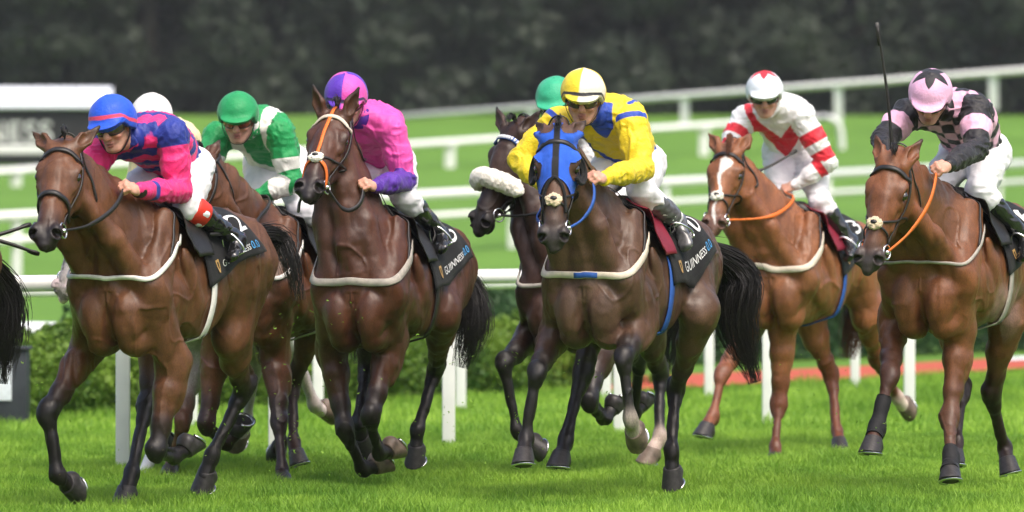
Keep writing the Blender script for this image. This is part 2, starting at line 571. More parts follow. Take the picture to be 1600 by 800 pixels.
def mat_mask(name, c0, c1, c2=None, rough=.5, spec=.35, sheen=.1, bump=.4, bscale=42):
    """two or three flat colours split where the stored pattern values cross zero"""
    m, nt, b, L = new_mat(name)
    a = N(nt, 'ShaderNodeAttribute', attribute_name='pat')
    g = N(nt, 'ShaderNodeMapRange'); g.inputs[1].default_value = -.02; g.inputs[2].default_value = .02
    L(a.outputs['Fac'], g.inputs[0])
    mx = N(nt, 'ShaderNodeMix', data_type='RGBA')
    mx.inputs[6].default_value = (*c0, 1); mx.inputs[7].default_value = (*c1, 1)
    L(g.outputs[0], mx.inputs[0])
    out = mx.outputs[2]
    if c2 is not None:
        a2 = N(nt, 'ShaderNodeAttribute', attribute_name='pat2')
        g2 = N(nt, 'ShaderNodeMapRange'); g2.inputs[1].default_value = -.02; g2.inputs[2].default_value = .02
        L(a2.outputs['Fac'], g2.inputs[0])
        m2 = N(nt, 'ShaderNodeMix', data_type='RGBA')
        L(g2.outputs[0], m2.inputs[0]); L(out, m2.inputs[6]); m2.inputs[7].default_value = (*c2, 1)
        out = m2.outputs[2]
    tc = N(nt, 'ShaderNodeTexCoord')
    nz = N(nt, 'ShaderNodeTexNoise'); nz.inputs['Scale'].default_value = 14; nz.inputs['Detail'].default_value = 5
    L(tc.outputs['Object'], nz.inputs['Vector'])
    r1 = N(nt, 'ShaderNodeMapRange'); r1.inputs[1].default_value = .3; r1.inputs[2].default_value = .7; r1.inputs[3].default_value = .88; r1.inputs[4].default_value = 1.1
    L(nz.outputs[0], r1.inputs[0])
    mm = N(nt, 'ShaderNodeMix', data_type='RGBA', blend_type='MULTIPLY'); mm.inputs[0].default_value = 1
    L(out, mm.inputs[6]); L(r1.outputs[0], mm.inputs[7])
    L(mm.outputs[2], b.inputs['Base Color'])
    b.inputs['Roughness'].default_value = rough
    b.inputs['Specular IOR Level'].default_value = spec
    b.inputs['Sheen Weight'].default_value = sheen
    if bump:
        n2 = N(nt, 'ShaderNodeTexNoise'); n2.inputs['Scale'].default_value = bscale; n2.inputs['Detail'].default_value = 4; n2.inputs['Distortion'].default_value = 1.6
        L(tc.outputs['Object'], n2.inputs['Vector'])
        bp = N(nt, 'ShaderNodeBump'); bp.inputs['Strength'].default_value = bump; bp.inputs['Distance'].default_value = .011
        L(n2.outputs[0], bp.inputs['Height']); L(bp.outputs[0], b.inputs['Normal'])
    return m

M_COAT = mat_coat()
M_HAIR_BLACK = mat_plain('black_horsehair', (.012, .010, .009), .42, .5, noise=.5, nscale=60)
M_HAIR_RED = mat_plain('red_horsehair', (.11, .035, .012), .5, .4, noise=.5, nscale=60)
M_HAIR_GREY = mat_plain('grey_horsehair', (.35, .33, .32), .5, .4, noise=.3, nscale=60)
M_EYE = mat_plain('horse_eye', (.010, .006, .004), .05, .7, noise=.2, coat=1)
M_HOOF = mat_plain('hoof_horn', (.030, .027, .027), .45, .4, noise=.45, nscale=40, bump=.4, bscale=90)
M_HOOF_PALE = mat_plain('pale_hoof_horn', (.15, .11, .085), .5, .4, noise=.6, nscale=18, bump=.4, bscale=90)
M_STEEL = mat_plain('polished_steel', (.75, .75, .76), .22, .5, metal=1, noise=.06)
M_LEATHER = mat_plain('black_leather', (.014, .012, .011), .42, .5, noise=.35, bump=.25)
M_GLOSS = mat_plain('glossy_black_boot', (.012, .012, .013), .16, .6, noise=.25, bump=.5, bscale=26, coat=.5)
M_SILVERBOOT = mat_plain('grey_patent_boot', (.10, .10, .105), .2, .6, noise=.4, bump=.7, bscale=26, coat=.4)
M_CLOTHBLACK = mat_plain('black_saddle_cloth', (.010, .010, .011), .75, .25, noise=.25, bump=.3, bscale=500, sheen=.05)
M_LETTER = mat_plain('white_lettering', (.80, .80, .80), .6, .3, noise=.04)
M_LETTERBLUE = mat_plain('blue_lettering', (.08, .36, .72), .6, .3, noise=.04)
M_GOLD = mat_plain('gold_lettering', (.42, .26, .09), .5, .4, noise=.1)
M_WEBWHITE = mat_plain('white_webbing', (.72, .70, .66), .7, .25, noise=.12, bump=.4, bscale=400)
M_WEBCREAM = mat_plain('cream_webbing', (.62, .54, .44), .7, .25, noise=.15, bump=.4, bscale=400)
M_WEBGREY = mat_plain('grey_webbing', (.36, .33, .29), .7, .25, noise=.2, bump=.4, bscale=400)
M_ORANGE = mat_plain('orange_rubber', (.72, .16, .025), .5, .35, noise=.12, bump=.3, bscale=250)
M_BLUEWEB = mat_plain('blue_webbing', (.03, .10, .38), .65, .3, noise=.15, bump=.3, bscale=400)
M_SHEEP = mat_plain('sheepskin', (.80, .76, .66), .95, .1, noise=.14, nscale=90, bump=1.0, bscale=170, sheen=.3)
M_SHEEPTAN = mat_plain('tan_sheepskin', (.62, .50, .34), .95, .1, noise=.2, nscale=90, bump=1.0, bscale=170, sheen=.3)
M_MAROON = mat_plain('maroon_leather', (.20, .012, .03), .5, .4, noise=.15, bump=.2)
M_SKIN = None
def mat_skin():
    m, nt, b, L = new_mat('skin')
    a = N(nt, 'ShaderNodeAttribute', attribute_name='Col')
    tc = N(nt, 'ShaderNodeTexCoord')
    nz = N(nt, 'ShaderNodeTexNoise'); nz.inputs['Scale'].default_value = 35; nz.inputs['Detail'].default_value = 5
    L(tc.outputs['Object'], nz.inputs['Vector'])
    r1 = N(nt, 'ShaderNodeMapRange'); r1.inputs[1].default_value = .3; r1.inputs[2].default_value = .7; r1.inputs[3].default_value = .86; r1.inputs[4].default_value = 1.12
    L(nz.outputs[0], r1.inputs[0])
    mm = N(nt, 'ShaderNodeMix', data_type='RGBA', blend_type='MULTIPLY'); mm.inputs[0].default_value = 1
    L(a.outputs['Color'], mm.inputs[6]); L(r1.outputs[0], mm.inputs[7])
    L(mm.outputs[2], b.inputs['Base Color'])
    b.inputs['Roughness'].default_value = .48
    b.inputs['Subsurface Weight'].default_value = .12
    b.inputs['Subsurface Radius'].default_value = (.01, .004, .002)
    b.inputs['Subsurface Scale'].default_value = .5
    return m
M_SKIN = mat_skin()
M_LENS_DARK = mat_plain('dark_goggle_lens', (.010, .009, .009), .08, .6, noise=.05, coat=.6)
M_LENS_CLEAR = mat_plain('smoky_goggle_lens', (.055, .038, .034), .10, .6, noise=.1, coat=.6)
M_LENS_ORANGE = mat_plain('mirror_goggle_lens', (.22, .05, .03), .12, .6, noise=.5, nscale=25, coat=.8)
M_GOGGLE_FRAME = mat_plain('black_rubber', (.012, .012, .012), .5, .4, noise=.1)
# ------------------------------------------------------------------ the setting
rng = np.random.default_rng(7)
def terrain(x, d):
    z = np.interp(d, [0, 104, 112, 120, 140, 160, 185, 205, 222, 236, 300, 900], [0, 0, .12, .5, 1.3, 2.1, 3.2, 4.4, 5.5, 6.1, 8.0, 12])
    return z + .0 * x

def mat_ground():
    m, nt, b, L = new_mat('turf')
    tc = N(nt, 'ShaderNodeTexCoord')
    mp = N(nt, 'ShaderNodeMapping'); mp.inputs['Scale'].default_value = (1, .45, 1)
    L(tc.outputs['Object'], mp.inputs['Vector'])
    n1 = N(nt, 'ShaderNodeTexNoise'); n1.inputs['Scale'].default_value = .55; n1.inputs['Detail'].default_value = 6
    n2 = N(nt, 'ShaderNodeTexNoise'); n2.inputs['Scale'].default_value = 9; n2.inputs['Detail'].default_value = 7; n2.inputs['Roughness'].default_value = .7
    L(mp.outputs[0], n1.inputs['Vector']); L(mp.outputs[0], n2.inputs['Vector'])
    r = N(nt, 'ShaderNodeValToRGB')
    e = r.color_ramp.elements
    e[0].position = .30; e[0].color = (.080, .175, .024, 1)
    e[1].position = .72; e[1].color = (.135, .270, .038, 1)
    mixf = N(nt, 'ShaderNodeMath', operation='MULTIPLY_ADD'); mixf.inputs[1].default_value = .5
    L(n2.outputs[0], mixf.inputs[0])
    h_ = N(nt, 'ShaderNodeMath', operation='MULTIPLY'); h_.inputs[1].default_value = .5
    L(n1.outputs[0], h_.inputs[0]); L(h_.outputs[0], mixf.inputs[2])
    L(mixf.outputs[0], r.inputs[0])
    L(r.outputs[0], b.inputs['Base Color'])
    b.inputs['Roughness'].default_value = .85
    b.inputs['Specular IOR Level'].default_value = .15
    bp = N(nt, 'ShaderNodeBump'); bp.inputs['Strength'].default_value = .6; bp.inputs['Distance'].default_value = .05
    L(n2.outputs[0], bp.inputs['Height']); L(bp.outputs[0], b.inputs['Normal'])
    return m
def mat_blade(name, c0, c1, scale=.9):
    m, nt, b, L = new_mat(name)
    a = N(nt, 'ShaderNodeAttribute', attribute_name='tone')
    g = N(nt, 'ShaderNodeMix', data_type='RGBA'); g.inputs[6].default_value = (*c0, 1); g.inputs[7].default_value = (*c1, 1)
    L(a.outputs['Fac'], g.inputs[0]); L(g.outputs[2], b.inputs['Base Color'])
    b.inputs['Roughness'].default_value = .55
    b.inputs['Specular IOR Level'].default_value = .3
    t = N(nt, 'ShaderNodeBsdfTranslucent'); L(g.outputs[2], t.inputs[0])
    ms = N(nt, 'ShaderNodeMixShader'); ms.inputs[0].default_value = .35
    out = nt.nodes['Material Output']
    L(b.outputs[0], ms.inputs[1]); L(t.outputs[0], ms.inputs[2]); L(ms.outputs[0], out.inputs['Surface'])
    return m
M_TURF = mat_ground()
M_BLADE = mat_blade('grass_blade', (.118, .265, .024), (.370, .580, .070))
M_PVC = mat_plain('white_pvc', (.80, .80, .79), .4, .4, noise=.06, nscale=5)
M_DARKBOX = mat_plain('dark_grey_paint', (.035, .040, .050), .6, .3, noise=.2, nscale=8)
M_TRACK = mat_plain('red_rubber_track', (.42, .085, .05), .8, .2, noise=.12, nscale=6, bump=.3)

def build_ground():
    xs = np.unique(np.r_[np.linspace(-500, -40, 12), np.linspace(-40, 40, 41), np.linspace(40, 500, 12)])
    ys = np.unique(np.r_[np.linspace(-60, 20, 9), np.linspace(20, 250, 116), np.linspace(250, 900, 20)])
    gx, gy = np.meshgrid(xs, ys)
    z = terrain(gx, gy)
    bump = .035 * vnoise(np.c_[gx.ravel() * .35, gy.ravel() * .25, gx.ravel() * 0], 5).reshape(gx.shape) * np.clip((gy - 20) / 10, 0, 1)
    v = np.c_[gx.ravel(), gy.ravel(), (z + bump - .03).ravel()]
    nx = len(xs)
    f = [(j * nx + i, j * nx + i + 1, (j + 1) * nx + i + 1, (j + 1) * nx + i) for j in range(len(ys) - 1) for i in range(nx - 1)]
    tag(link('ground', make_mesh('ground', v, np.array(f), M_TURF)), kind='structure')

TRACK_NEAR = [(-30, 200), (.55, 200), (.57, 51.3), (1.525, 52.8), (3.3, 56), (5.35, 60.2), (9.97, 69)]
def build_grass():
    def field(n, d0, d1, marg, hgt, wid):
        d = np.sqrt(rng.uniform(d0 * d0, d1 * d1, n))
        x = rng.uniform(-1, 1, n) * (800 / F * d + marg)
        P = np.c_[x, d, 0 * x]
        lum = vnoise(np.c_[x * 1.1, d * .55, 0 * x], 3) * .55 + vnoise(np.c_[x * 4.5, d * 1.9, 0 * x], 4) * .5
        h = hgt * (1 + .55 * vnoise(np.c_[x * 1.4, d * .8, 0 * x], 9) + .55 * np.clip(vnoise(np.c_[x * 5, d * 2.4, 0 * x], 10), -.4, 1)) * rng.uniform(.55, 1.25, n)
        a = rng.uniform(0, 2 * math.pi, n)
        lean = rng.uniform(.1, .95, n) * h
        la = rng.uniform(0, 2 * math.pi, n)
        w = wid * rng.uniform(.7, 1.3, n)
        dx, dy = np.cos(a) * w / 2, np.sin(a) * w / 2
        lx, ly = np.cos(la) * lean, np.sin(la) * lean
        z0 = -.02
        b0 = np.c_[x - dx, d - dy, 0 * x + z0]; b1 = np.c_[x + dx, d + dy, 0 * x + z0]
        m0 = np.c_[x - dx * .8 + lx * .35, d - dy * .8 + ly * .35, h * .6]; m1 = np.c_[x + dx * .8 + lx * .35, d + dy * .8 + ly * .35, h * .6]
        t = np.c_[x + lx, d + ly, h]
        tone = np.clip(.5 + .55 * lum + rng.normal(0, .16, n), 0, 1)
        return np.stack([b0, b1, m1, m0, t], 1), tone
    A, ta = field(470000, 27.0, 41, 2.4, .052, .0050)
    Bq, tb = field(150000, 41, 64, 3.5, .060, .010)
    V5 = np.concatenate([A, Bq]); tone = np.concatenate([ta, tb])
    ex = np.interp(V5[:, 0, 0], [p[0] for p in TRACK_NEAR], [p[1] for p in TRACK_NEAR])
    keep = V5[:, 0, 1] < ex - .05
    V5, tone = V5[keep], tone[keep]
    n = len(V5)
    k = np.arange(n)[:, None] * 5
    f = np.concatenate([k + np.array([[0, 1, 2]]), k + np.array([[0, 2, 3]]), k + np.array([[3, 2, 4]])])
    me = make_mesh('grass', V5.reshape(-1, 3), f, M_BLADE, smooth=False, attrs={'tone': np.repeat(tone, 5)})
    tag(link('grass', me), kind='stuff')

def leaf_faces(P, size, jit=.5):
    n = len(P)
    a = rng.normal(size=(n, 3)); a /= np.linalg.norm(a, axis=1)[:, None]
    b = np.cross(a, rng.normal(size=(n, 3))); b /= np.linalg.norm(b, axis=1)[:, None]
    s = (size * rng.uniform(1 - jit, 1 + jit, n))[:, None]
    q = np.stack([P - a * s, P - b * s * .5, P + a * s, P + b * s * .5], 1)
    return q.reshape(-1, 3), np.arange(n * 4).reshape(n, 4)

def build_hedge(name, A, B_, h, dep, n, size, mat, label, cat='hedge'):
    A, B_ = V(*A, 0), V(*B_, 0)
    L = np.linalg.norm(B_ - A)
    u = (B_ - A) / L; w = V(-u[1], u[0], 0)
    s = rng.uniform(0, L, n); t = rng.uniform(0, 1, n); z = rng.random(n) ** .7
    prof = np.sqrt(np.clip(1 - z ** 4, 0, 1))
    top = h * (1 + .10 * vnoise(np.c_[s * 1.2, 0 * s, 0 * s], 2) + .10 * vnoise(np.c_[s * 4, t * 2, 0 * s], 3) + .06 * vnoise(np.c_[s * 12, t * 5, 0 * s], 6))
    edge = .10 * vnoise(np.c_[s * 2.2, z * 3, 0 * s], 4)
    P = A + u * s[:, None] + w * ((t * prof + (1 - prof) * .5) * dep + edge)[:, None] + V(0, 0, 1) * (z * top)[:, None]
    v, f = leaf_faces(P, size)
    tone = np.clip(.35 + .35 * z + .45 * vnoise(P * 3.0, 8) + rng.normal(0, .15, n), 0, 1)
    o0 = A * .5 + B_ * .5
    o = link(name, make_mesh(name, v - o0, f, mat, smooth=False, attrs={'tone': np.repeat(tone, 4)}), None, tuple(o0))
    return tag(o, label, cat)
M_TWIG = mat_plain('twig_bark', (.045, .035, .025), .9, .1, noise=.3)
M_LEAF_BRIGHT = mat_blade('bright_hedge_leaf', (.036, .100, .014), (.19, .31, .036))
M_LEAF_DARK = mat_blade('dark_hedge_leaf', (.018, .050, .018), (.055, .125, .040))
M_LEAF_TREE = mat_blade('tree_leaf', (.040, .055, .040), (.070, .090, .060))
M_BARK = mat_plain('tree_bark', (.05, .045, .04), .9, .1, noise=.3, nscale=4)

def on_line(A, u, px):                    # where a photo column meets a line on the ground plan
    k = (px - 800) / F
    t = (k * A[1] - A[0]) / (u[0] - k * u[1])
    return A + u * t
def rail_thing(label, pts, heights, posts, tube=(.05, .05), post_w=.075, second=None, hook=False, group='white running rails', lean=0., brace=None):
    """pts: plan points with ground height of the rail top; posts: plan positions"""
    P = np.array(pts, float)
    base = V(P[0][0], P[0][1], heights[0])
    root = empty('running_rail', base, label, 'running rail', group)
    B = MB()
    path = smooth_path(P, 40) if len(P) > 2 else np.array(P)
    if hook:
        e = path[-1]; d = nrm(V(1, .15, 0))
        st = np.linspace(0, 1, 20)[:, None]
        hk = smooth_path([e, e + d * .30 - V(0, 0, .06), e + d * .52 - V(0, 0, .26), e + d * .60 - V(0, 0, .6), e + d * .64 - V(0, 0, 1.25)], 24)
        path = np.vstack([path[0] * (1 - st) + e * st, hk[1:]])
    B.tube(path, tube[0], 12, flat=tube[1] / tube[0], up=V(0, 0, 1))
    B.build('rail', M_PVC, root, base)
    if second:
        B = MB(); B.tube(np.array(P) - V(0, 0, second), tube[0] * .8, 12, flat=tube[1] / tube[0], up=V(0, 0, 1))
        B.build('lower_rail', M_PVC, root, base)
    proto = None
    for (x, y, zt, zb) in posts:
        if proto is None:
            B = MB()
            hh = zt - zb
            B.box((0, 0, hh / 2 - .03), (post_w, post_w * .55, hh - .02), bevel=.008)
            B.box((0, 0, hh - .05), (post_w * 1.25, post_w * .9, .05), bevel=.01)
            proto = B.build('post', M_PVC, root)
            o = proto; ph = hh
        else:
            o = proto.copy(); COL.objects.link(o); o.parent = root
            o.scale = (1, 1, (zt - zb) / ph)
        o.location = (x - base[0], y - base[1], zb - base[2])
        o.rotation_euler = (0, lean, math.atan2(P[-1][1] - P[0][1], P[-1][0] - P[0][0]) * 0)
    if brace is not None:
        B = MB(); B.tube([brace[0], brace[1]], .04, 8); B.build('brace', M_PVC, root, base)
    return root

def build_rails():
    # nearest rail, just beyond the horses
    A = at(190, 360, 35.6)[:2]; B_ = at(1420, 360, 46.2)[:2]
    u = (B_ - A) / np.linalg.norm(B_ - A)
    ht = 1.15
    a, b = on_line(A, u, -260), on_line(A, u, 1800)
    posts = [on_line(A, u, q) for q in (-60, 192, 430, 701, 968, 1200, 1421, 1640)]
    q = on_line(A, u, 192)
    rail_thing('nearest white running rail passing just behind the horses at chest height', [(*a, ht), (*b, ht)], [0], [(p[0], p[1], ht, 0) for p in posts], tube=(.052, .05), post_w=.088,
               brace=(at(265, 642, q[1] + .05), V(at(229, 762, 35.0)[0], 34.55, -.02)))
    A = at(718, 360, 47.6)[:2]; B_ = at(1336, 360, 54)[:2]
    u = (B_ - A) / np.linalg.norm(B_ - A)
    a, b = on_line(A, u, -300), on_line(A, u, 1800)
    ht = 1.03
    posts = [on_line(A, u, q) for q in (-120, 300, 497, 720, 947, 1108, 1336, 1560)]
    rail_thing('second white running rail low behind the nearest one in front of the hedge', [(*a, ht), (*b, ht)], [0], [(p[0], p[1], ht, 0) for p in posts], tube=(.045, .05), post_w=.085)
    # double rail across the middle distance
    a, b = at(-300, 354, 112), at(1900, 240, 169)
    ps = []
    for px in (-180, 26, 300, 560, 800, 1040, 1293, 1560, 1800):
        t = (px + 300) / 2200
        d = 1 / ((1 - t) / 112 + t / 169); y = 354 + (240 - 354) * t
        p = at(px, y, d)
        ps.append((p[0], p[1], p[2], terrain(0, d) - .05))
    rail_thing('double white rail crossing the middle of the far grass behind the riders', [a, b], [a[2]], ps, tube=(.17, .1), post_w=.2, second=.50)
    # lower of the two far rails, with the hooked end
    a, b = at(-250, 285, 172), at(1288, 184, 205)
    ps = []
    for px in (-150, 25, 250, 480, 703, 900, 1100):
        t = (px + 250) / 1538
        d = 1 / ((1 - t) / 172 + t / 205); y = 285 + (184 - 285) * t
        p = at(px, y, d)
        ps.append((p[0], p[1], p[2], terrain(0, d) - .05))
    rail_thing('far white rail with a hooked end beside the red and white jockey', [a, b], [a[2]], ps, tube=(.21, .12), post_w=.34, hook=True)
    # highest far rail below the trees
    a, b = at(300, 207, 240), at(1900, 88, 204)
    ps = []
    for px in (340, 590, 830, 1070, 1310, 1552, 1790):
        t = (px - 300) / 1600
        d = 1 / ((1 - t) / 240 + t / 204); y = 207 + (88 - 207) * t
        p = at(px, y, d)
        ps.append((p[0], p[1], p[2], p[2] - 1.35))
    rail_thing('highest white rail in the distance along the foot of the dark trees', [a, b], [a[2]], ps, tube=(.24, .12), post_w=.32)

def build_far_things():
    # advertising hoarding
    d = 190
    p0, p1 = at(-330, 258, d), at(166, 258, d)
    zt = at(0, 168, d)[2]; zr = at(0, 138, d)[2]; zb = p0[2]
    base = V((p0[0] + p1[0]) / 2, d, terrain(0, d))
    root = empty('advertising_hoarding', base, 'long black advertising hoarding with white lettering and a white roof strip', 'hoarding')
    B = MB(); w = p1[0] - p0[0]; cx = (p0[0] + p1[0]) / 2
    B.box((cx, d, (zt + zb) / 2), (w, .25, zt - zb), bevel=.02)
    B.build('panel', mat_plain('black_hoarding_panel', (.016, .016, .018), .6, .3), root, base)
    B = MB(); ca, sa = math.cos(.85), math.sin(.85)
    B.box((cx + .05, d - .1, (zr + zt) / 2), (w + .3, .9, .12), np.array([[1, 0, 0], [0, ca, sa], [0, -sa, ca]]), bevel=.04)
    B.build('roof_strip', mat_plain('pale_blue_white_roof', (.72, .76, .84), .5, .3), root, base)
    z0, z1 = at(0, 240, d)[2], at(0, 227, d)[2]
    B = MB(); B.box((cx - .05, d - .15, (z0 + z1) / 2), (w - .3, .06, z1 - z0), bevel=.01)
    B.build('white_band', M_LETTER, root, base)
    B = MB()
    v, f, tw, th = text_mesh('GUINNESS')
    xr, xl = at(82, 200, d)[0], at(-150, 200, d)[0]
    zc = at(0, 206, d)[2]; hh = at(0, 190, d)[2] - at(0, 223, d)[2]
    vv = np.c_[(xl + xr) / 2 + v[:, 0] / tw * (xr - xl), np.full(len(v), d - .135), zc + v[:, 1] / th * hh]
    B.add(vv, f)
    B.build('lettering', M_LETTER, root, base, smooth=False)
    for k in range(5):
        B = MB()
        x = p0[0] + .3 + k * (w - .6) / 4
        B.box((x, d + .2, (zb + base[2]) / 2), (.14, .14, zb - base[2] + 1.2), bevel=.01)
        B.build('support_post', M_DARKBOX, root, base)
    # dark cabinet with a white notice, far left
    d = 43.6
    c = at(2, 665, d); base = V(c[0], d, 0)
    root = empty('cabinet', base, 'dark grey cabinet with a white notice on its front at the left edge', 'cabinet')
    B = MB()
    hh = at(0, 547, d)[2]
    B.box((c[0] - .02, d + .15, hh / 2), (.42, .36, hh), bevel=.012)
    B.box((c[0] - .02, d + .15, hh + .012), (.46, .40, .025), bevel=.008)
    B.build('casing', M_DARKBOX, root, base)
    B = MB(); B.box((c[0] - .07, d - .036, at(0, 595, d)[2]), (.30, .012, .30), bevel=.004)
    B.build('notice', mat_plain('white_notice', (.70, .74, .82), .6, .3), root, base)
    # padded white barrier behind the hedge on the left
    d = 50
    a, b = at(-80, 522, d), at(170, 517, d + 1.2)
    base = V(a[0], a[1], 0)
    root = empty('barrier', base, 'low rounded white barrier on a dark base above the hedge at the left', 'barrier')
    B = MB(); B.tube(smooth_path([a, mixv(a, b, .5) + V(0, 0, .02), b - V(0, 0, .02)], 20), .10, 14, flat=.75, up=V(0, 0, 1))
    B.build('padded_top', mat_plain('white_vinyl', (.78, .80, .82), .35, .4, noise=.05), root, base)
    B = MB(); c = mixv(a, b, .5); u = nrm(V(b[0] - a[0], b[1] - a[1], 0))
    B.box((c[0], c[1], (c[2] - .06) / 2), (np.linalg.norm(b - a), .10, c[2] - .06), np.array([u, V(-u[1], u[0], 0), V(0, 0, 1)]), bevel=.01)
    B.build('base_board', M_DARKBOX, root, base)
    # red track on the right
    L0 = [at(900, 0, 51.3), at(1060, 0, 52.8), at(1330, 0, 56), at(1600, 0, 60.2), at(2100, 0, 69)]
    L1 = [at(900, 0, 56), at(1060, 0, 57.6), at(1330, 0, 61), at(1600, 0, 65.8), at(2100, 0, 76)]
    v = [(p[0], p[1], .03) for p in L0] + [(p[0], p[1], .03) for p in L1]
    tag(link('path', make_mesh('path', v, [(i, i + 1, i + 6, i + 5) for i in range(4)], M_TRACK)), kind='structure')
    p, q = at(1560, 0, 63.4), at(2100, 0, 72)
    v = [(p[0], p[1], .036), (q[0], q[1], .036), (q[0], q[1] + 1.4, .036), (p[0], p[1] + 1.4, .036)]
    tag(link('path_marking', make_mesh('m', v, [(0, 1, 2, 3)], M_PVC)), kind='structure')
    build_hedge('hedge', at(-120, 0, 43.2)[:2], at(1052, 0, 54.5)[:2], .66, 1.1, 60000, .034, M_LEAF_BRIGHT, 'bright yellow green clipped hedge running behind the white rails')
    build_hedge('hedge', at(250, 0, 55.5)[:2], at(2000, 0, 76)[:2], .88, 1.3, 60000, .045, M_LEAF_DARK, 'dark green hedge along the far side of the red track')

def build_trees():
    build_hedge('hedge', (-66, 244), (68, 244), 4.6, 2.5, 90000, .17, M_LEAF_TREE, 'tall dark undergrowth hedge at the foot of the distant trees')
    n = 110000
    P = np.c_[rng.uniform(-85, 85, n), rng.uniform(274, 279, n), 6.4 + 19 * rng.random(n)]
    P[:, 1] += 2.2 * vnoise(P * .35, 4)
    v, f = leaf_faces(P, .38)
    tone = np.clip(.5 + .45 * vnoise(P * .22, 6) + rng.normal(0, .2, n), 0, 1)
    tag(link('woods', make_mesh('woods', v, f, M_LEAF_TREE, smooth=False, attrs={'tone': np.repeat(tone, 4)})), kind='stuff')
    variants = []
    for k in range(4):
        n = 21000
        hgt = (15, 17, 14, 16)[k]; rx = (4.2, 4.8, 4.4, 4.0)[k]
        c = []
        r2 = np.random.default_rng(50 + k)
        lobes = []
        for i in range(44):
            z = r2.uniform(.03, .95)
            rad = rx * math.sqrt(max(1 - (abs(z - .42) / .62) ** 2.2, .05))
            a = r2.uniform(0, 6.283); q = math.sqrt(r2.random()) * rad * .8
            lobes.append((q * math.cos(a), q * math.sin(a), z * hgt, r2.uniform(.30, .50) * rx))
        per = n // len(lobes)
        for (x, y, z, r) in lobes:
            dirs = r2.normal(size=(per, 3)); dirs /= np.linalg.norm(dirs, axis=1)[:, None]
            rr = r * (r2.random(per) ** .4)[:, None]
            c.append(V(x, y, z) + dirs * rr * V(1, 1, .8))
        P = np.vstack(c)
        P[:, 2] = np.clip(P[:, 2], .1, None)
        v, f = leaf_faces(P, .27)
        tone = np.clip(.5 + .45 * vnoise(P * .35, k) + r2.normal(0, .2, len(P)), 0, 1)
        me = make_mesh('crown', v, f, M_LEAF_TREE, smooth=False, attrs={'tone': np.repeat(tone, 4)})
        B = MB()
        B.tube([(0, 0, -.5), (.1, 0, hgt * .3), (.0, .1, hgt * .6), (.1, 0, hgt * .9)], [.42, .32, .2, .05], 10)
        for i in range(9):
            x, y, z, r = lobes[i]
            B.tube(smooth_path([(0, 0, z * .55), (x * .5, y * .5, z * .8), (x, y, z)], 6), [.15, .13, .11, .09, .06, .03], 6)
        me2 = make_mesh('trunk', np.vstack(B.v), B.f, M_BARK)
        variants.append((me, me2))
    i = 0
    where = ['behind the hoarding', 'behind the green capped jockey', 'behind the purple capped jockey', 'above the sheepskin horse', 'behind the yellow capped jockey', 'behind the red and white jockey', 'behind the black and pink jockey']
    for row, (d, n, x0, x1) in enumerate(((249, 25, -62, 62), (256, 25, -60, 65), (266, 24, -66, 66))):
        for k in range(n):
            x = x0 + (x1 - x0) * k / (n - 1) + rng.uniform(-.8, .8)
            dd = d + rng.uniform(-2, 2)
            px = 800 + x / dd * F
            o = empty('tree', (x, dd, terrain(0, dd) - .1), 'dark grey green tree in the dense belt beyond the far white rails', 'tree', 'trees in the dark belt')
            s = rng.uniform(.9, 1.2)
            o.scale = (s, s, s); o.rotation_euler = (0, 0, rng.uniform(0, 6.28))
            cm, tm = variants[(i * 3 + row) % 4]
            link('crown', cm, o); link('trunk', tm, o)
            i += 1

def build_haze():
    B = MB()
    B.box((0, 420, 20), (1100, 1000, 44))
    m = bpy.data.materials.new('haze'); m.use_nodes = True
    nt = m.node_tree
    nt.nodes.clear()
    out = N(nt, 'ShaderNodeOutputMaterial'); pv = N(nt, 'ShaderNodeVolumePrincipled')
    pv.inputs['Color'].default_value = (.86, .89, .92, 1)
    pv.inputs['Density'].default_value = .00019
    pv.inputs['Anisotropy'].default_value = .1
    nt.links.new(pv.outputs[0], out.inputs['Volume'])
    tag(B.build('haze', m, smooth=False), kind='stuff')

def build_debris(horses):
    """blades and crumbs of turf thrown up by the hooves"""
    r = random.Random(9)
    spots = [(470, 480), (530, 460), (470, 640), (490, 690), (440, 520), (690, 640), (700, 690), (600, 560), (360, 610), (100, 655), (60, 560), (870, 570), (880, 660), (790, 560), (760, 610), (1250, 560), (1270, 610), (1420, 650), (1390, 660), (480, 600), (520, 720), (650, 520), (720, 700), (830, 650), (350, 640), (380, 700)]
    vs, fs, tone, k = [], [], [], 0
    for i in range(620):
        px, py = r.choice(spots)
        px += r.gauss(0, 34); py += abs(r.gauss(0, 45)) - 8
        d = r.uniform(30.5, 35)
        p = at(px, min(py, 770), d)
        if p[2] < .03:
            continue
        nb = 1 if r.random() < .95 else r.randint(3, 5)
        for j in range(nb):
            a = nrm(V(r.gauss(0, 1), r.gauss(0, 1), r.gauss(0, 1))); L = r.uniform(.006, .024)
            b = perp(V(r.gauss(0, 1), r.gauss(0, 1), r.gauss(0, 1)), a) * r.uniform(.0016, .004)
            c = p + V(r.gauss(0, 1), r.gauss(0, 1), r.gauss(0, 1)) * (.010 if nb > 1 else 0)
            m = c + a * L * .5 + b * r.uniform(-2, 2)
            vs += [c - b, c + b, m + b, m - b, c + a * L]
            fs += [(k, k + 1, k + 2), (k, k + 2, k + 3), (k + 3, k + 2, k + 4)]
            tone += [r.random() * .75] * 5
            k += 5
    me = make_mesh('turf_debris', np.array(vs), np.array(fs), M_BLADE, smooth=False, attrs={'tone': np.array(tone)})
    tag(link('turf_debris', me), kind='stuff')
# ------------------------------------------------------------------ horses
def lerpc(a, b, t):
    return tuple(np.array(a) * (1 - t) + np.array(b) * t)

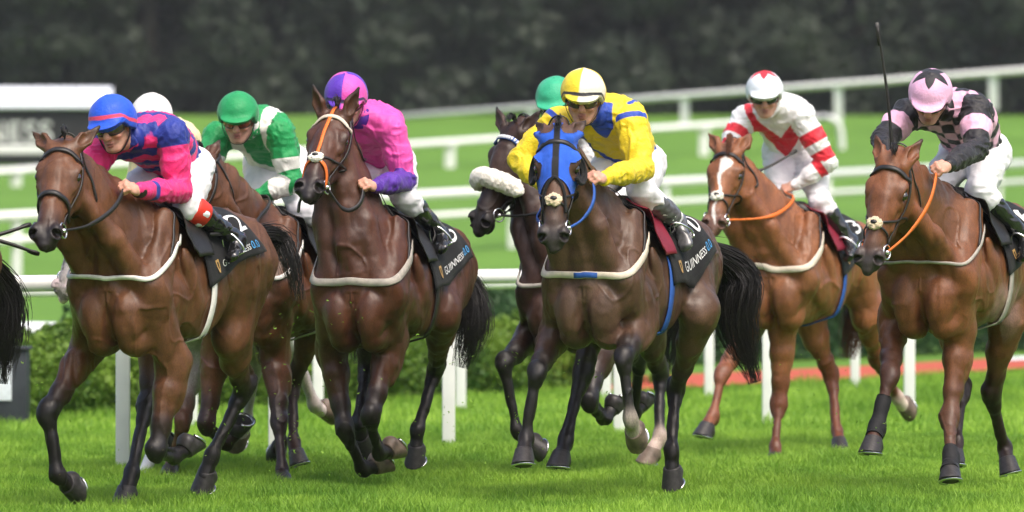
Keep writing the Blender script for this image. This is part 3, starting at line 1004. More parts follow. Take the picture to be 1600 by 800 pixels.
class Horse:
    def __init__(s, D):
        s.D = D
        s.sc = D.get('sc', 1.0)
        th, ph = R(D['yaw']), R(D.get('pitch', 0))
        f0 = V(-math.sin(th), -math.cos(th), 0)
        s.l = V(math.cos(th), -math.sin(th), 0)           # the horse's own left
        s.f = f0 * math.cos(ph) + V(0, 0, 1) * math.sin(ph)
        s.u = V(0, 0, 1) * math.cos(ph) - f0 * math.sin(ph)
        s.M = np.array([s.f, s.l, s.u])
        d = F / D['s']
        c = at(*D['chest'], d)
        s.o = c - s.M.T @ (V(.74, 0, 1.08) * s.sc)        # trunk origin
        g = s.tp(0, 0, 0)
        s.base = V(g[0], g[1], 0)
    def tp(s, x, y, z):
        return s.o + s.M.T @ (V(x, y, z) * s.sc)
    def hp(s, x, y, z):
        return s.H0 + s.HM.T @ (V(x, y, z) * s.hs)

def limb_lateral(h, axis):
    return perp(h.l, axis)

def build_hoof(h, ho, a, f, n, sc, mat, nm='hoof', dark_shoe=False):
    """hoof with its shoe: ho = fetlock, a = pastern axis, f = toe side, n = side axis"""
    sn = nrm(a * math.cos(R(38)) - f * math.sin(R(38)))    # sole normal, pointing out of the sole
    cor = ho + a * .105 * sc
    fr = perp(f, sn)
    S = Shape()
    toe = cor + a * .085 * sc
    S.et(cor - a * .012 * sc, cor + a * .085 * sc + sn * .03 * sc, n, (.047 * sc, .047 * sc), (.064 * sc, .066 * sc), .01)
    S.el(cor + sn * .03 * sc - fr * .035 * sc, np.array([fr, n, sn]), (.035 * sc, .046 * sc, .04 * sc), .03)
    ctr = cor + sn * .066 * sc
    def post(Q, d):
        pl = (Q - ctr) @ sn
        top = -((Q - (cor - sn * .026 * sc + fr * .01 * sc)) @ nrm(sn + fr * .25))
        return np.maximum(np.maximum(d, pl), top)
    S.post = post
    v, q = S.mesh(.006)
    o = part(nm, v, q, mat, h.root, h.base)
    B = MB()
    c2 = ctr + sn * .003 + fr * .024 * sc
    P, Ns = [], []
    for i in range(17):
        t = R(-150 + 300 * i / 16)
        P.append(c2 + fr * math.cos(t) * .058 * sc + n * math.sin(t) * .055 * sc)
        Ns.append(sn)
    B.ribbon(P, Ns, .02 * sc, .006)
    B.build('horseshoe', M_STEEL, o, h.base)
    return o

def build_horse(D):
    h = Horse(D)
    sc = h.sc
    h.root = empty('racehorse', h.base, D['label'], 'horse', 'galloping racehorses')
    coat, dark, muz = D['coat'], D['dark'], D.get('muz', (.018, .014, .014))
    S = Shape()
    M, tp = h.M, h.tp
    k_ = sc
    # --- trunk
    S.loft(h.o, M, np.array([
        (-.86, 1.23, .06, .08, .10), (-.82, 1.24, .13, .16, .17), (-.72, 1.25, .205, .255, .25), (-.58, 1.27, .25, .295, .28),
        (-.44, 1.27, .262, .30, .28), (-.25, 1.25, .258, .285, .27), (-.05, 1.21, .258, .30, .305), (.15, 1.19, .25, .325, .325),
        (.32, 1.19, .228, .385, .335), (.45, 1.19, .21, .40, .335), (.56, 1.18, .205, .33, .30), (.655, 1.13, .13, .17, .21)]) * sc, .03, coat, power=2.15)
    for sd in (1, -1):
        S.el(tp(.715, sd * .085, 1.04), M, V(.088, .084, .15) * sc, .012 * sc, coat)                    # breast
        S.el(tp(.62, sd * .085, .92), M, V(.14, .080, .085) * sc, .012 * sc, coat)
        S.el(tp(.56, sd * .215, 1.24), np.array([nrm(M[2] - M[0] * .35), M[1], nrm(M[0] + M[2] * .35)]), V(.20, .04, .06) * sc, .018 * sc, coat)
        S.el(tp(.30, sd * .235, 1.22), np.array([nrm(M[2] + M[0] * .5), M[1], nrm(M[0] - M[2] * .5)]), V(.17, .035, .055) * sc, .016 * sc, coat)
        S.et(tp(.42, sd * .165, 1.50), tp(.65, sd * .185, 1.17), M[1], V(.055, .11) * sc, V(.085, .115) * sc, .035 * sc, coat)   # shoulder blade
        S.el(tp(.40, sd * .192, 1.12), np.array([nrm(M[0] * .8 + M[2] * .5), M[1], nrm(M[2] * .8 - M[0] * .5)]), V(.17, .062, .125) * sc, .014 * sc, coat)
        S.el(tp(.10, sd * .185, 1.13), M, V(.30, .080, .21) * sc, .05 * sc, coat)                          # ribs
        S.el(tp(-.30, sd * .165, 1.36), np.array([nrm(M[0] + M[2] * .1), M[1], M[2]]), V(.16, .10, .15) * sc, .04 * sc, coat)   # hip
        S.el(tp(-.62, sd * .135, 1.30), M, V(.20, .135, .22) * sc, .03 * sc, coat)                        # quarter
        S.el(tp(-.10, sd * .07, 1.47), M, V(.35, .08, .05) * sc, .03 * sc, coat)                          # loin
    S.el(tp(.79, 0, .95), M, V(.06, .008, .11) * sc, .05 * sc, coat, sign=-1)
    n_torso = len(S.P)
    # --- neck and head
    nb = tp(.47, 0, 1.33)
    poll = reach(nb, D['poll'], D.get('neck', .86) * sc, D.get('neck_s', 1))
    h.hs = hs = sc * D.get('hsc', 1.0)
    mz = reach(poll, D['muzzle'], .60 * hs, D.get('muz_s', 1))
    X = nrm(mz - poll)
    hy = R(D.get('hyaw', D['yaw']))
    Z = perp(V(-math.sin(hy), -math.cos(hy), D.get('hup', .25)), X)
    Y = np.cross(Z, X)
    h.H0, h.HM = poll, np.array([X, Y, Z])
    hp = h.hp
    e1 = hp(.055, 0, -.135)
    c1 = mixv(nb, e1, .5) + h.u * .05 * sc + h.f * .02
    side0 = h.l
    pts = [mixv(mixv(nb, c1, t), mixv(c1, e1, t), t) for t in np.linspace(0, 1, 6)]
    rl = [.185, .15, .118, .098, .085, .072]
    rd = [.32, .265, .215, .175, .15, .125]
    for i in range(5):
        sd_ = nrm(mixv(side0, Y, i / 4))
        S.et(pts[i], pts[i + 1], sd_, (rl[i] * sc, rd[i] * sc), (rl[i + 1] * sc, rd[i + 1] * sc), .05 * sc, coat)
    h.neckpts = pts
    for sd in (1, -1):
        S.chain([hp(.16, sd * .05, -.20), mixv(hp(.16, sd * .05, -.2), tp(.68, sd * .12, 1.24), .5) + (h.l * sd * .035 - h.u * .02) * sc, tp(.68, sd * .12, 1.22)],
                [.045 * sc, .06 * sc, .075 * sc], .03 * sc, coat)
    HMt = h.HM
    S.loft(poll, HMt, np.array([
        (-.05, -.085, .045, .05, .06), (-.01, -.09, .075, .075, .09), (.06, -.10, .092, .094, .11), (.13, -.10, .10, .10, .125),
        (.20, -.10, .098, .098, .13), (.26, -.10, .084, .092, .125), (.33, -.10, .068, .084, .10), (.41, -.098, .058, .072, .075),
        (.48, -.10, .055, .063, .062), (.54, -.103, .056, .056, .058), (.585, -.106, .05, .044, .05), (.61, -.108, .03, .025, .03)]) * hs, .02, (coat, muz, (.70, .93)), power=2.3)
    S.rc(hp(.04, 0, -.05), hp(.22, 0, -.045), .052 * hs, .047 * hs, .03 * hs, coat)
    S.rc(hp(.2, 0, -.047), hp(.48, 0, -.065), .046 * hs, .031 * hs, .025 * hs, (coat, lerpc(coat, muz, .6), (.5, 1)))
    for sd in (1, -1):
        S.el(hp(.172, sd * .082, -.052), np.array([nrm(X + Z * .15), Y, Z]), V(.052, .034, .030) * hs, .018 * hs, coat)       # brow
        S.el(hp(.225, sd * .078, -.085), HMt, V(.05, .024, .028) * hs, .02 * hs, coat)
        S.rc(hp(.25, sd * .077, -.115), hp(.37, sd * .056, -.115), .014 * hs, .012 * hs, .014 * hs, coat)
        S.el(hp(.155, sd * .062, -.175), HMt, V(.115, .034, .105) * hs, .025 * hs, coat)
        S.rc(hp(.2, sd * .045, -.23), hp(.47, sd * .028, -.158), .03 * hs, .02 * hs, .03 * hs, (coat, muz))
        S.el(hp(.548, sd * .049, -.082), HMt, V(.050, .033, .042) * hs, .014 * hs, muz)
        S.el(hp(.578, sd * .060, -.062), np.array([nrm(X * .75 + Z * .55 + Y * sd * .35), perp(Y * sd * .75 - Z * .5 + X * .35, nrm(X * .75 + Z * .55 + Y * sd * .35)), np.cross(nrm(X * .75 + Z * .55 + Y * sd * .35), perp(Y * sd * .75 - Z * .5 + X * .35, nrm(X * .75 + Z * .55 + Y * sd * .35)))]), V(.034, .027, .016) * hs, .007 * hs, (.004, .003, .003), sign=-1)
        S.el(hp(.196, sd * .080, -.066), HMt, V(.042, .022, .031) * hs, .012 * hs, lerpc(coat, (.006, .005, .005), .8))
        S.el(hp(.196, sd * .112, -.066), HMt, V(.034, .026, .023) * hs, .008 * hs, lerpc(coat, (.006, .005, .005), .9), sign=-1)
    S.el(hp(.578, 0, -.108), HMt, V(.042, .05, .038) * hs, .016 * hs, muz)
    S.el(hp(.545, 0, -.160), HMt, V(.05, .036, .028) * hs, .014 * hs, D.get('chin', muz))
    S.el(hp(.575, 0, -.140), HMt, V(.05, .075, .004) * hs, .004 * hs, (.01, .006, .006), sign=-1)
    n_face = len(S.P)
    for sd, key in ((1, 'ear_l'), (-1, 'ear_r')):
        b = hp(.034, sd * .060, -.034)
        tip = reach(b, D[key], .175 * hs, D.get(key + '_s', -1)) if key in D else hp(-.15, sd * .10, .0)
        ax = nrm(tip - b)
        op = perp(Z * .8 + Y * sd * .5 + X * .15, ax)
        si = np.cross(ax, op)
        L = .175 * hs
        ec = lerpc(coat, dark, .35)
        S.et(b - ax * .02, b + ax * L * .42, si, (.034 * hs, .03 * hs), (.042 * hs, .026 * hs), .02 * hs, coat)
        S.et(b + ax * L * .42, b + ax * L * .95, si, (.042 * hs, .026 * hs), (.009 * hs, .007 * hs), .008 * hs, (coat, dark))
        S.el(b + ax * L * .46 + op * .023 * hs, np.array([ax, si, op]), V(L * .34, .024 * hs, .020 * hs), .006 * hs, lerpc(coat, (.02, .014, .01), .5), sign=-1)
    n_head = len(S.P)
    # --- fore legs
    hooves = []
    h.joints = {}
    for key, sd in (('fore_l', 1), ('fore_r', -1)):
        lg = D.get(key)
        if lg is None:
            continue
        sh = tp(.63, sd * .175, 1.13)
        el0 = tp(.40, sd * .17, .93)
        if lg[0] is not None:
            dep = el0[1] + (lg[0][2] if len(lg[0]) > 2 else 0)
            el0 = at(lg[0][0], lg[0][1], dep)
        kn = reach(el0, lg[1][:2], .455 * sc, lg[1][2])
        ft = reach(kn, lg[2][:2], .295 * sc, lg[2][2])
        to = reach(ft, lg[3][:2], .185 * sc, lg[3][2])
        h.joints[key] = (el0, kn, ft, to)
        dk = D.get('dark_' + key, dark)
        a1, a2, a3 = nrm(kn - el0), nrm(ft - kn), nrm(to - ft)
        n1 = limb_lateral(h, a1)
        f1, f2, f3 = np.cross(a1, n1), np.cross(a2, limb_lateral(h, a2)), np.cross(a3, limb_lateral(h, a3))
        n2, n3 = limb_lateral(h, a2), limb_lateral(h, a3)
        S.et(sh, el0 + f1 * .02, h.l, (.078 * sc, .12 * sc), (.076 * sc, .11 * sc), .045 * sc, coat)
        mid = lambda t: mixv(el0, kn, t)
        cA, cB = coat, lerpc(coat, dk, .85)
        S.et(mid(-.08), mid(.3) + f1 * .012 * sc, n1, (.082 * sc, .105 * sc), (.068 * sc, .084 * sc), .05 * sc, coat)
        S.et(mid(.3) + f1 * .012 * sc, mid(.68), n1, (.070 * sc, .086 * sc), (.050 * sc, .058 * sc), .03 * sc, (coat, cB, (.3, 1)))
        S.et(mid(.68), mid(.95), n1, (.050 * sc, .058 * sc), (.046 * sc, .048 * sc), .03 * sc, (cB, dk))
        S.el(mid(.28) + f1 * .045 * sc, np.array([a1, n1, f1]), V(.15, .036, .042) * sc, .010 * sc, coat)              # extensor
        S.el(mid(.22) + n1 * sd * .035 * sc - f1 * .03 * sc, np.array([a1, n1, f1]), V(.15, .042, .05) * sc, .010 * sc, coat)
        S.et(mid(.93), kn + a2 * .05 * sc, n1, (.046 * sc, .046 * sc), (.040 * sc, .042 * sc), .025 * sc, dk)          # knee
        S.el(kn + nrm(f1 + f2) * .012 * sc, np.array([nrm(a1 + a2), n1, nrm(f1 + f2)]), V(.062, .046, .036) * sc, .03 * sc, dk)
        S.el(kn - nrm(f1 + f2) * .036 * sc - a1 * .01, np.array([a1, n1, f1]), V(.035, .02, .022) * sc, .012 * sc, dk)
        S.rc(kn + a2 * .04 * sc + f2 * .008 * sc, ft - a2 * .02 + f2 * .006 * sc, .030 * sc, .028 * sc, .02 * sc, dk)
        S.rc(kn + a2 * .03 * sc - f2 * .030 * sc, ft - a2 * .02 - f2 * .026 * sc, .019 * sc, .019 * sc, .005 * sc, dk)
        wf = D.get('sock_' + key)
        pc = wf or dk
        S.el(ft + f3 * .002, np.array([a2, n2, f2]), V(.055, .039, .041) * sc, .03 * sc, dk if not wf else lerpc(dk, wf, .6))
        S.el(ft - nrm(f2 + f3) * .03 * sc + a2 * .012 * sc, np.array([a2, n2, f2]), V(.034, .032, .026) * sc, .015 * sc, pc)
        S.et(ft, ft + a3 * .115 * sc, n3, (.034 * sc, .036 * sc), (.044 * sc, .044 * sc), .02 * sc, pc)
        hooves.append((ft, a3, f3, n3, D.get('hoof_' + key, M_HOOF)))
    # --- hind legs
    thigh = []
    for key, sd in (('hind_l', 1), ('hind_r', -1)):
        lg = D.get(key)
        if lg is None:
            continue
        hip = tp(-.50, sd * .14, 1.28)
        hx = lg[0][2]
        dep = tp(hx, sd * .14, .6)[1]
        hk = at(lg[0][0], lg[0][1], dep)
        L1, L2 = .39 * sc, .45 * sc
        v = hk - hip; dist = np.linalg.norm(v)
        if dist > (L1 + L2) * .985:
            st = hip + v * (L1 / (L1 + L2))
        else:
            aa = (L1 * L1 - L2 * L2 + dist * dist) / (2 * dist)
            hh = math.sqrt(max(L1 * L1 - aa * aa, 0))
            st = hip + nrm(v) * aa + perp(h.f + h.u * .15, v) * hh
        st = st + h.l * sd * .045 * sc
        if 'stifle_' + key in D:
            st = reach(hip, D['stifle_' + key][:2], .40 * sc, D['stifle_' + key][2])
        ft = reach(hk, lg[1][:2], .385 * sc, lg[1][2])
        to = reach(ft, lg[2][:2], .185 * sc, lg[2][2])
        h.joints[key] = (hip, st, hk, ft, to)
        dk = D.get('dark_' + key, dark)
        a0, a1, a2, a3 = nrm(st - hip), nrm(hk - st), nrm(ft - hk), nrm(to - ft)
        n1, n2, n3 = limb_lateral(h, a1), limb_lateral(h, a2), limb_lateral(h, a3)
        f1, f2, f3 = np.cross(a1, n1), np.cross(a2, n2), np.cross(a3, n3)
        S.et(hip, st, h.l, (.145 * sc, .21 * sc), (.085 * sc, .12 * sc), .07 * sc, coat)
        thigh.append(len(S.P) - 1); thigh.append(len(S.P))
        S.rc(tp(-.74, sd * .13, 1.28), mixv(st, hk, .28) - f1 * .045 * sc, .125 * sc, .06 * sc, .06 * sc, coat)
        m = lambda t: mixv(st, hk, t)
        cB = lerpc(coat, dk, .8)
        S.et(m(-.05), m(.35), n1, (.098 * sc, .135 * sc), (.074 * sc, .105 * sc), .05 * sc, coat)
        S.et(m(.35), m(.72), n1, (.074 * sc, .105 * sc), (.047 * sc, .062 * sc), .03 * sc, (coat, cB, (.2, 1)))
        S.et(m(.72), m(.97), n1, (.047 * sc, .062 * sc), (.047 * sc, .056 * sc), .03 * sc, (cB, dk))
        poh = hk - nrm(f1 + f2) * .062 * sc - a2 * .055 * sc                                       # point of hock
        S.rc(m(.4) - f1 * .065 * sc, poh, .032 * sc, .022 * sc, .022 * sc, (coat, dk))
        S.rc(poh, hk + a2 * .05 * sc - f2 * .02 * sc, .027 * sc, .03 * sc, .02 * sc, dk)
        S.et(hk - a2 * .05 * sc, hk + a2 * .07 * sc, n2, (.050 * sc, .060 * sc), (.040 * sc, .046 * sc), .025 * sc, dk)
        S.el(hk + nrm(f1 + f2) * .022 * sc, np.array([a2, n2, f2]), V(.055, .036, .03) * sc, .015 * sc, dk)
        S.rc(hk + a2 * .05 * sc + f2 * .006 * sc, ft - a2 * .02 + f2 * .006 * sc, .034 * sc, .031 * sc, .02 * sc, dk)
        S.rc(hk + a2 * .05 * sc - f2 * .033 * sc, ft - a2 * .02 - f2 * .026 * sc, .020 * sc, .020 * sc, .005 * sc, dk)
        wf = D.get('sock_' + key)
        pc = wf or dk
        S.el(ft, np.array([a2, n2, f2]), V(.056, .040, .042) * sc, .03 * sc, dk if not wf else lerpc(dk, wf, .8))
        S.el(ft - nrm(f2 + f3) * .03 * sc + a2 * .012 * sc, np.array([a2, n2, f2]), V(.034, .032, .026) * sc, .015 * sc, pc)
        S.et(ft, ft + a3 * .115 * sc, n3, (.035 * sc, .037 * sc), (.045 * sc, .045 * sc), .02 * sc, pc)
        hooves.append((ft, a3, f3, n3, D.get('hoof_' + key, M_HOOF)))
    h.S = S
    def post(Q, d):      # faint muscle and skin relief
        w = Q + .05 * np.c_[vnoise(Q * 4, 21), vnoise(Q * 4, 22), vnoise(Q * 4, 23)]
        vein = np.exp(-(vnoise(w * np.array([7.5, 5.5, 4.0]), 31) / .055) ** 2) * np.clip(vnoise(Q * 3, 33) * 2 + .6, 0, 1)
        sin_ = 1 - np.abs(vnoise(w * np.array([15., 10., 5.5]), 41)) * 2
        return d + .0035 * vnoise(Q * 13, 3) + .0014 * vnoise(Q * 34, 5) - .0048 * vein + .0046 * sin_
    S.post = post
    h.torso = Shape(); h.torso.P = S.P[:n_torso]
    h.seat = Shape(); h.seat.P = S.P[:n_torso] + [S.P[i] for i in thigh]
    h.headS = Shape(); h.headS.P = S.P[n_torso:n_face]
    h.body = Shape(); h.body.P = S.P[:n_face]
    v, q = S.mesh(.008 if D.get('fine', 1) else .014)
    C = S.colours(v, coat)
    # patchy markings that belong to the coat
    Lh = (v - poll) @ HMt.T / hs
    hd = (np.abs(Lh[:, 1]) < .16) & (Lh[:, 0] > -.06) & (Lh[:, 0] < .66) & (np.abs(Lh[:, 2] + .1) < .22)
    sh_ = vnoise(v * 5.0, 11)[:, None]
    C = C * (1 + .20 * sh_ + .12 * vnoise(v * 17, 12)[:, None]) * (1 + np.array([.10, .0, -.06]) * vnoise(v * 2.6, 14)[:, None])
    if 'blaze' in D:
        bw = D['blaze']
        x = Lh[:, 0]
        ww = np.interp(x, [.10, .13, .17, .22, .30, .40, .47, .52, .58], [0, bw[0], bw[0] * .9, bw[0] * .40, bw[1], bw[1], bw[1] * 1.2, bw[1] * 1.5, 0])
        e = ww - np.abs(Lh[:, 1] + .012 * np.sin(x * 30)) + .004 * vnoise(v * 60, 2)
        w = np.clip(e / .006 + .5, 0, 1) * hd * (Lh[:, 2] > -.09)
        C = C * (1 - w[:, None]) + np.array((.74, .68, .62)) * w[:, None]
    if 'star' in D:
        sx, sr = D['star']
        e = sr - np.sqrt(((Lh[:, 0] - sx) / 1.4) ** 2 + Lh[:, 1] ** 2)
        w = np.clip(e / .008 + .5, 0, 1) * hd * (Lh[:, 2] > -.07)
        C = C * (1 - w[:, None]) + np.array((.55, .48, .42)) * w[:, None]
    if D.get('grey'):
        w = hd[:, None] * np.clip((Lh[:, 0:1] - .3) / .1, 0, 1) * (vnoise(v * 45, 4)[:, None] > .35) * .8
        C = C * (1 - w) + np.array((.06, .05, .05)) * w
    if 'clip' in D:                      # clipped paler patch low on the flank
        lc = ((v - h.o) @ M.T) / sc
        w = np.clip((.30 - lc[:, 0]) / .05, 0, 1) * np.clip((1.14 - lc[:, 2]) / .05, 0, 1) * np.clip((lc[:, 0] + .35) / .1, 0, 1) * (np.abs(lc[:, 1]) > .1) * np.clip((lc[:, 2] - .78) / .06, 0, 1)
        C = C * (1 - w[:, None] * .75) + np.array(D['clip']) * w[:, None] * .75
    body = part('body', v, q, M_COAT, h.root, h.base, attrs={'Col': np.clip(C, 0, 1)})
    h.verts, h.quads, h.Lh = v, q, Lh
    for a in hooves:
        build_hoof(h, *a[:4], sc, a[4])
    for sd in (1, -1):
        B = MB()
        B.ball(hp(.197, sd * .0860, -.0655), V(.028, .026, .022) * hs, seg=16, rings=10, M=h.HM)
        B.build('eye', M_EYE, h.root, h.base)
    return h

# ------------------------------------------------------------------ hair
def hair_strands(name, guide, widths, n, mat, parent, base, rnd, r=.0035, segs=9, wav=.03, splay=None, taper=.25, flat=1.0):
    """many thin strands that follow a guide curve and end at uneven lengths"""
    G = smooth_path(guide, 40)
    T = np.gradient(G, axis=0); T /= np.linalg.norm(T, axis=1)[:, None]
    W = np.interp(np.linspace(0, 1, 40), np.linspace(0, 1, len(widths)), widths)
    a0 = perp(V(1, .1, .2), T[0]); A = []
    for i in range(40):
        a0 = perp(a0, T[i]); A.append(a0)
    A = np.array(A); Bv = np.cross(T, A)
    vs, fs, k = [], [], 0
    for s in range(n):
        ang = rnd.uniform(0, 2 * math.pi); rad = math.sqrt(rnd.random())
        t1 = min(1.0, rnd.betavariate(2.6, 1.2) * 1.05)
        t0 = rnd.uniform(0, .25) if rnd.random() < .55 else rnd.uniform(0, .6) * t1
        if t1 - t0 < .15:
            t0 = max(0, t1 - .3)
        ph1, ph2 = rnd.uniform(0, 6.3), rnd.uniform(0, 6.3)
        out = rnd.uniform(.75, 1.2) + (rnd.random() < .2) * rnd.uniform(.2, 1.0)
        rr = r * rnd.uniform(.6, 1.5)
        for j in range(segs):
            t = t0 + (t1 - t0) * j / (segs - 1)
            x = t * 39; i = min(int(x), 38); fr = x - i
            c = G[i] * (1 - fr) + G[i + 1] * fr
            w = (W[i] * (1 - fr) + W[i + 1] * fr) * rad * (1 + (out - 1) * j / segs)
            o = A[i] * math.cos(ang + .4 * t) * w + Bv[i] * math.sin(ang + .4 * t) * w * flat
            o = o + A[i] * wav * t * math.sin(ph1 + 7 * t) * .5 + Bv[i] * wav * t * math.sin(ph2 + 6 * t) * .5
            q = rr * (1 - (1 - taper) * j / (segs - 1))
            for m in range(3):
                tt = 2.094 * m
                vs.append(c + o + A[i] * math.cos(tt) * q + Bv[i] * math.sin(tt) * q)
        for j in range(segs - 1):
            for m in range(3):
                m2 = (m + 1) % 3
                fs.append((k + j * 3 + m, k + j * 3 + m2, k + j * 3 + 3 + m2, k + j * 3 + 3 + m))
        k += segs * 3
    return part(name, np.array(vs), np.array(fs), mat, parent, base)

def build_hair(h, rnd):
    D, sc, hs = h.D, h.sc, h.hs
    mat = D.get('hair', M_HAIR_BLACK)
    if 'tail' in D:
        pts = [h.tp(-.80, 0, 1.42)]
        d = pts[0][1]
        P = [pts[0]]
        for q in D['tail']:
            P.append(at(q[0], q[1], d + (q[2] if len(q) > 2 else .25)))
        hair_strands('tail', P, D.get('tail_w', [.035, .07, .10, .09, .03]), D.get('tail_n', 900), mat, h.root, h.base, rnd, r=.0030, wav=.05)
    # mane: short strands along the crest, falling to the horse's right
    vs, fs, k = [], [], 0
    pts = smooth_path([np.asarray(p) for p in h.neckpts], 60)
    n = 300
    starts = []
    for s in range(n):
        t = rnd.uniform(.12, .98)
        i = min(int(t * 59), 58)
        ax = nrm(pts[i + 1] - pts[i])
        dr = perp(h.u * .7 + h.HM[2] * (.0) + V(0, 0, .6), ax)
        starts.append((pts[i] + dr * .34 * sc, ax, dr, t))
    P0 = h.body.project(np.array([a[0] for a in starts]), .001)
    for (a, ax, dr, t), p in zip(starts, P0):
        L = rnd.uniform(.08, .17) * sc
        sd = -h.l * rnd.uniform(.5, 1.1) + rnd.uniform(-.4, .1) * ax
        p = p - h.l * rnd.uniform(.01, .045)
        for j in range(5):
            q = j / 4
            c = p + dr * (.020 * math.sin(q * 1.9)) * sc + sd * L * q * .8 - V(0, 0, 1) * L * .55 * q * q
            r_ = .0035 * (1 - .7 * q)
            for m in range(3):
                tt = 2.094 * m
                vs.append(c + ax * math.cos(tt) * r_ * 1.6 + dr * math.sin(tt) * r_)
        for j in range(4):
            for m in range(3):
                m2 = (m + 1) % 3
                fs.append((k + j * 3 + m, k + j * 3 + m2, k + j * 3 + 3 + m2, k + j * 3 + 3 + m))
        k += 15
    part('mane', np.array(vs), np.array(fs), mat, h.root, h.base)
    # forelock between the ears
    fl = D.get('forelock', .03)
    G = [h.hp(-.02, 0, -.02), h.hp(-.035, .005, .03), h.hp(.0, .012, .055), h.hp(fl, .018, .03)]
    hair_strands('forelock', G, [.012, .016, .016, .008], D.get('forelock_n', 40), mat, h.root, h.base, rnd, r=.0035, segs=6, wav=.02)

# ------------------------------------------------------------------ tack
def on_skin(S, pts, off, n=30, it=7):
    P = S.project(smooth_path(pts, n), off, it)
    P = smooth_path(P, n)
    P[1:-1] = (P[:-2] + 2 * P[1:-1] + P[2:]) / 4
    return P, S.grad(P, .004)
def head_ring(h, x, a0, a1, xs=0., n=26, off=.004):
    """a strap round the head at distance x from the poll; angles from the nose ridge"""
    pts = []
    for a in np.linspace(R(a0), R(a1), n):
        pts.append(h.hp(x + xs * (1 - math.cos(a)), .17 * math.sin(a), -.10 + .17 * math.cos(a)))
    P = h.headS.project(np.array(pts), off, 9)
    P[1:-1] = (P[:-2] + 2 * P[1:-1] + P[2:]) / 4
    return P, h.headS.grad(P, .004)

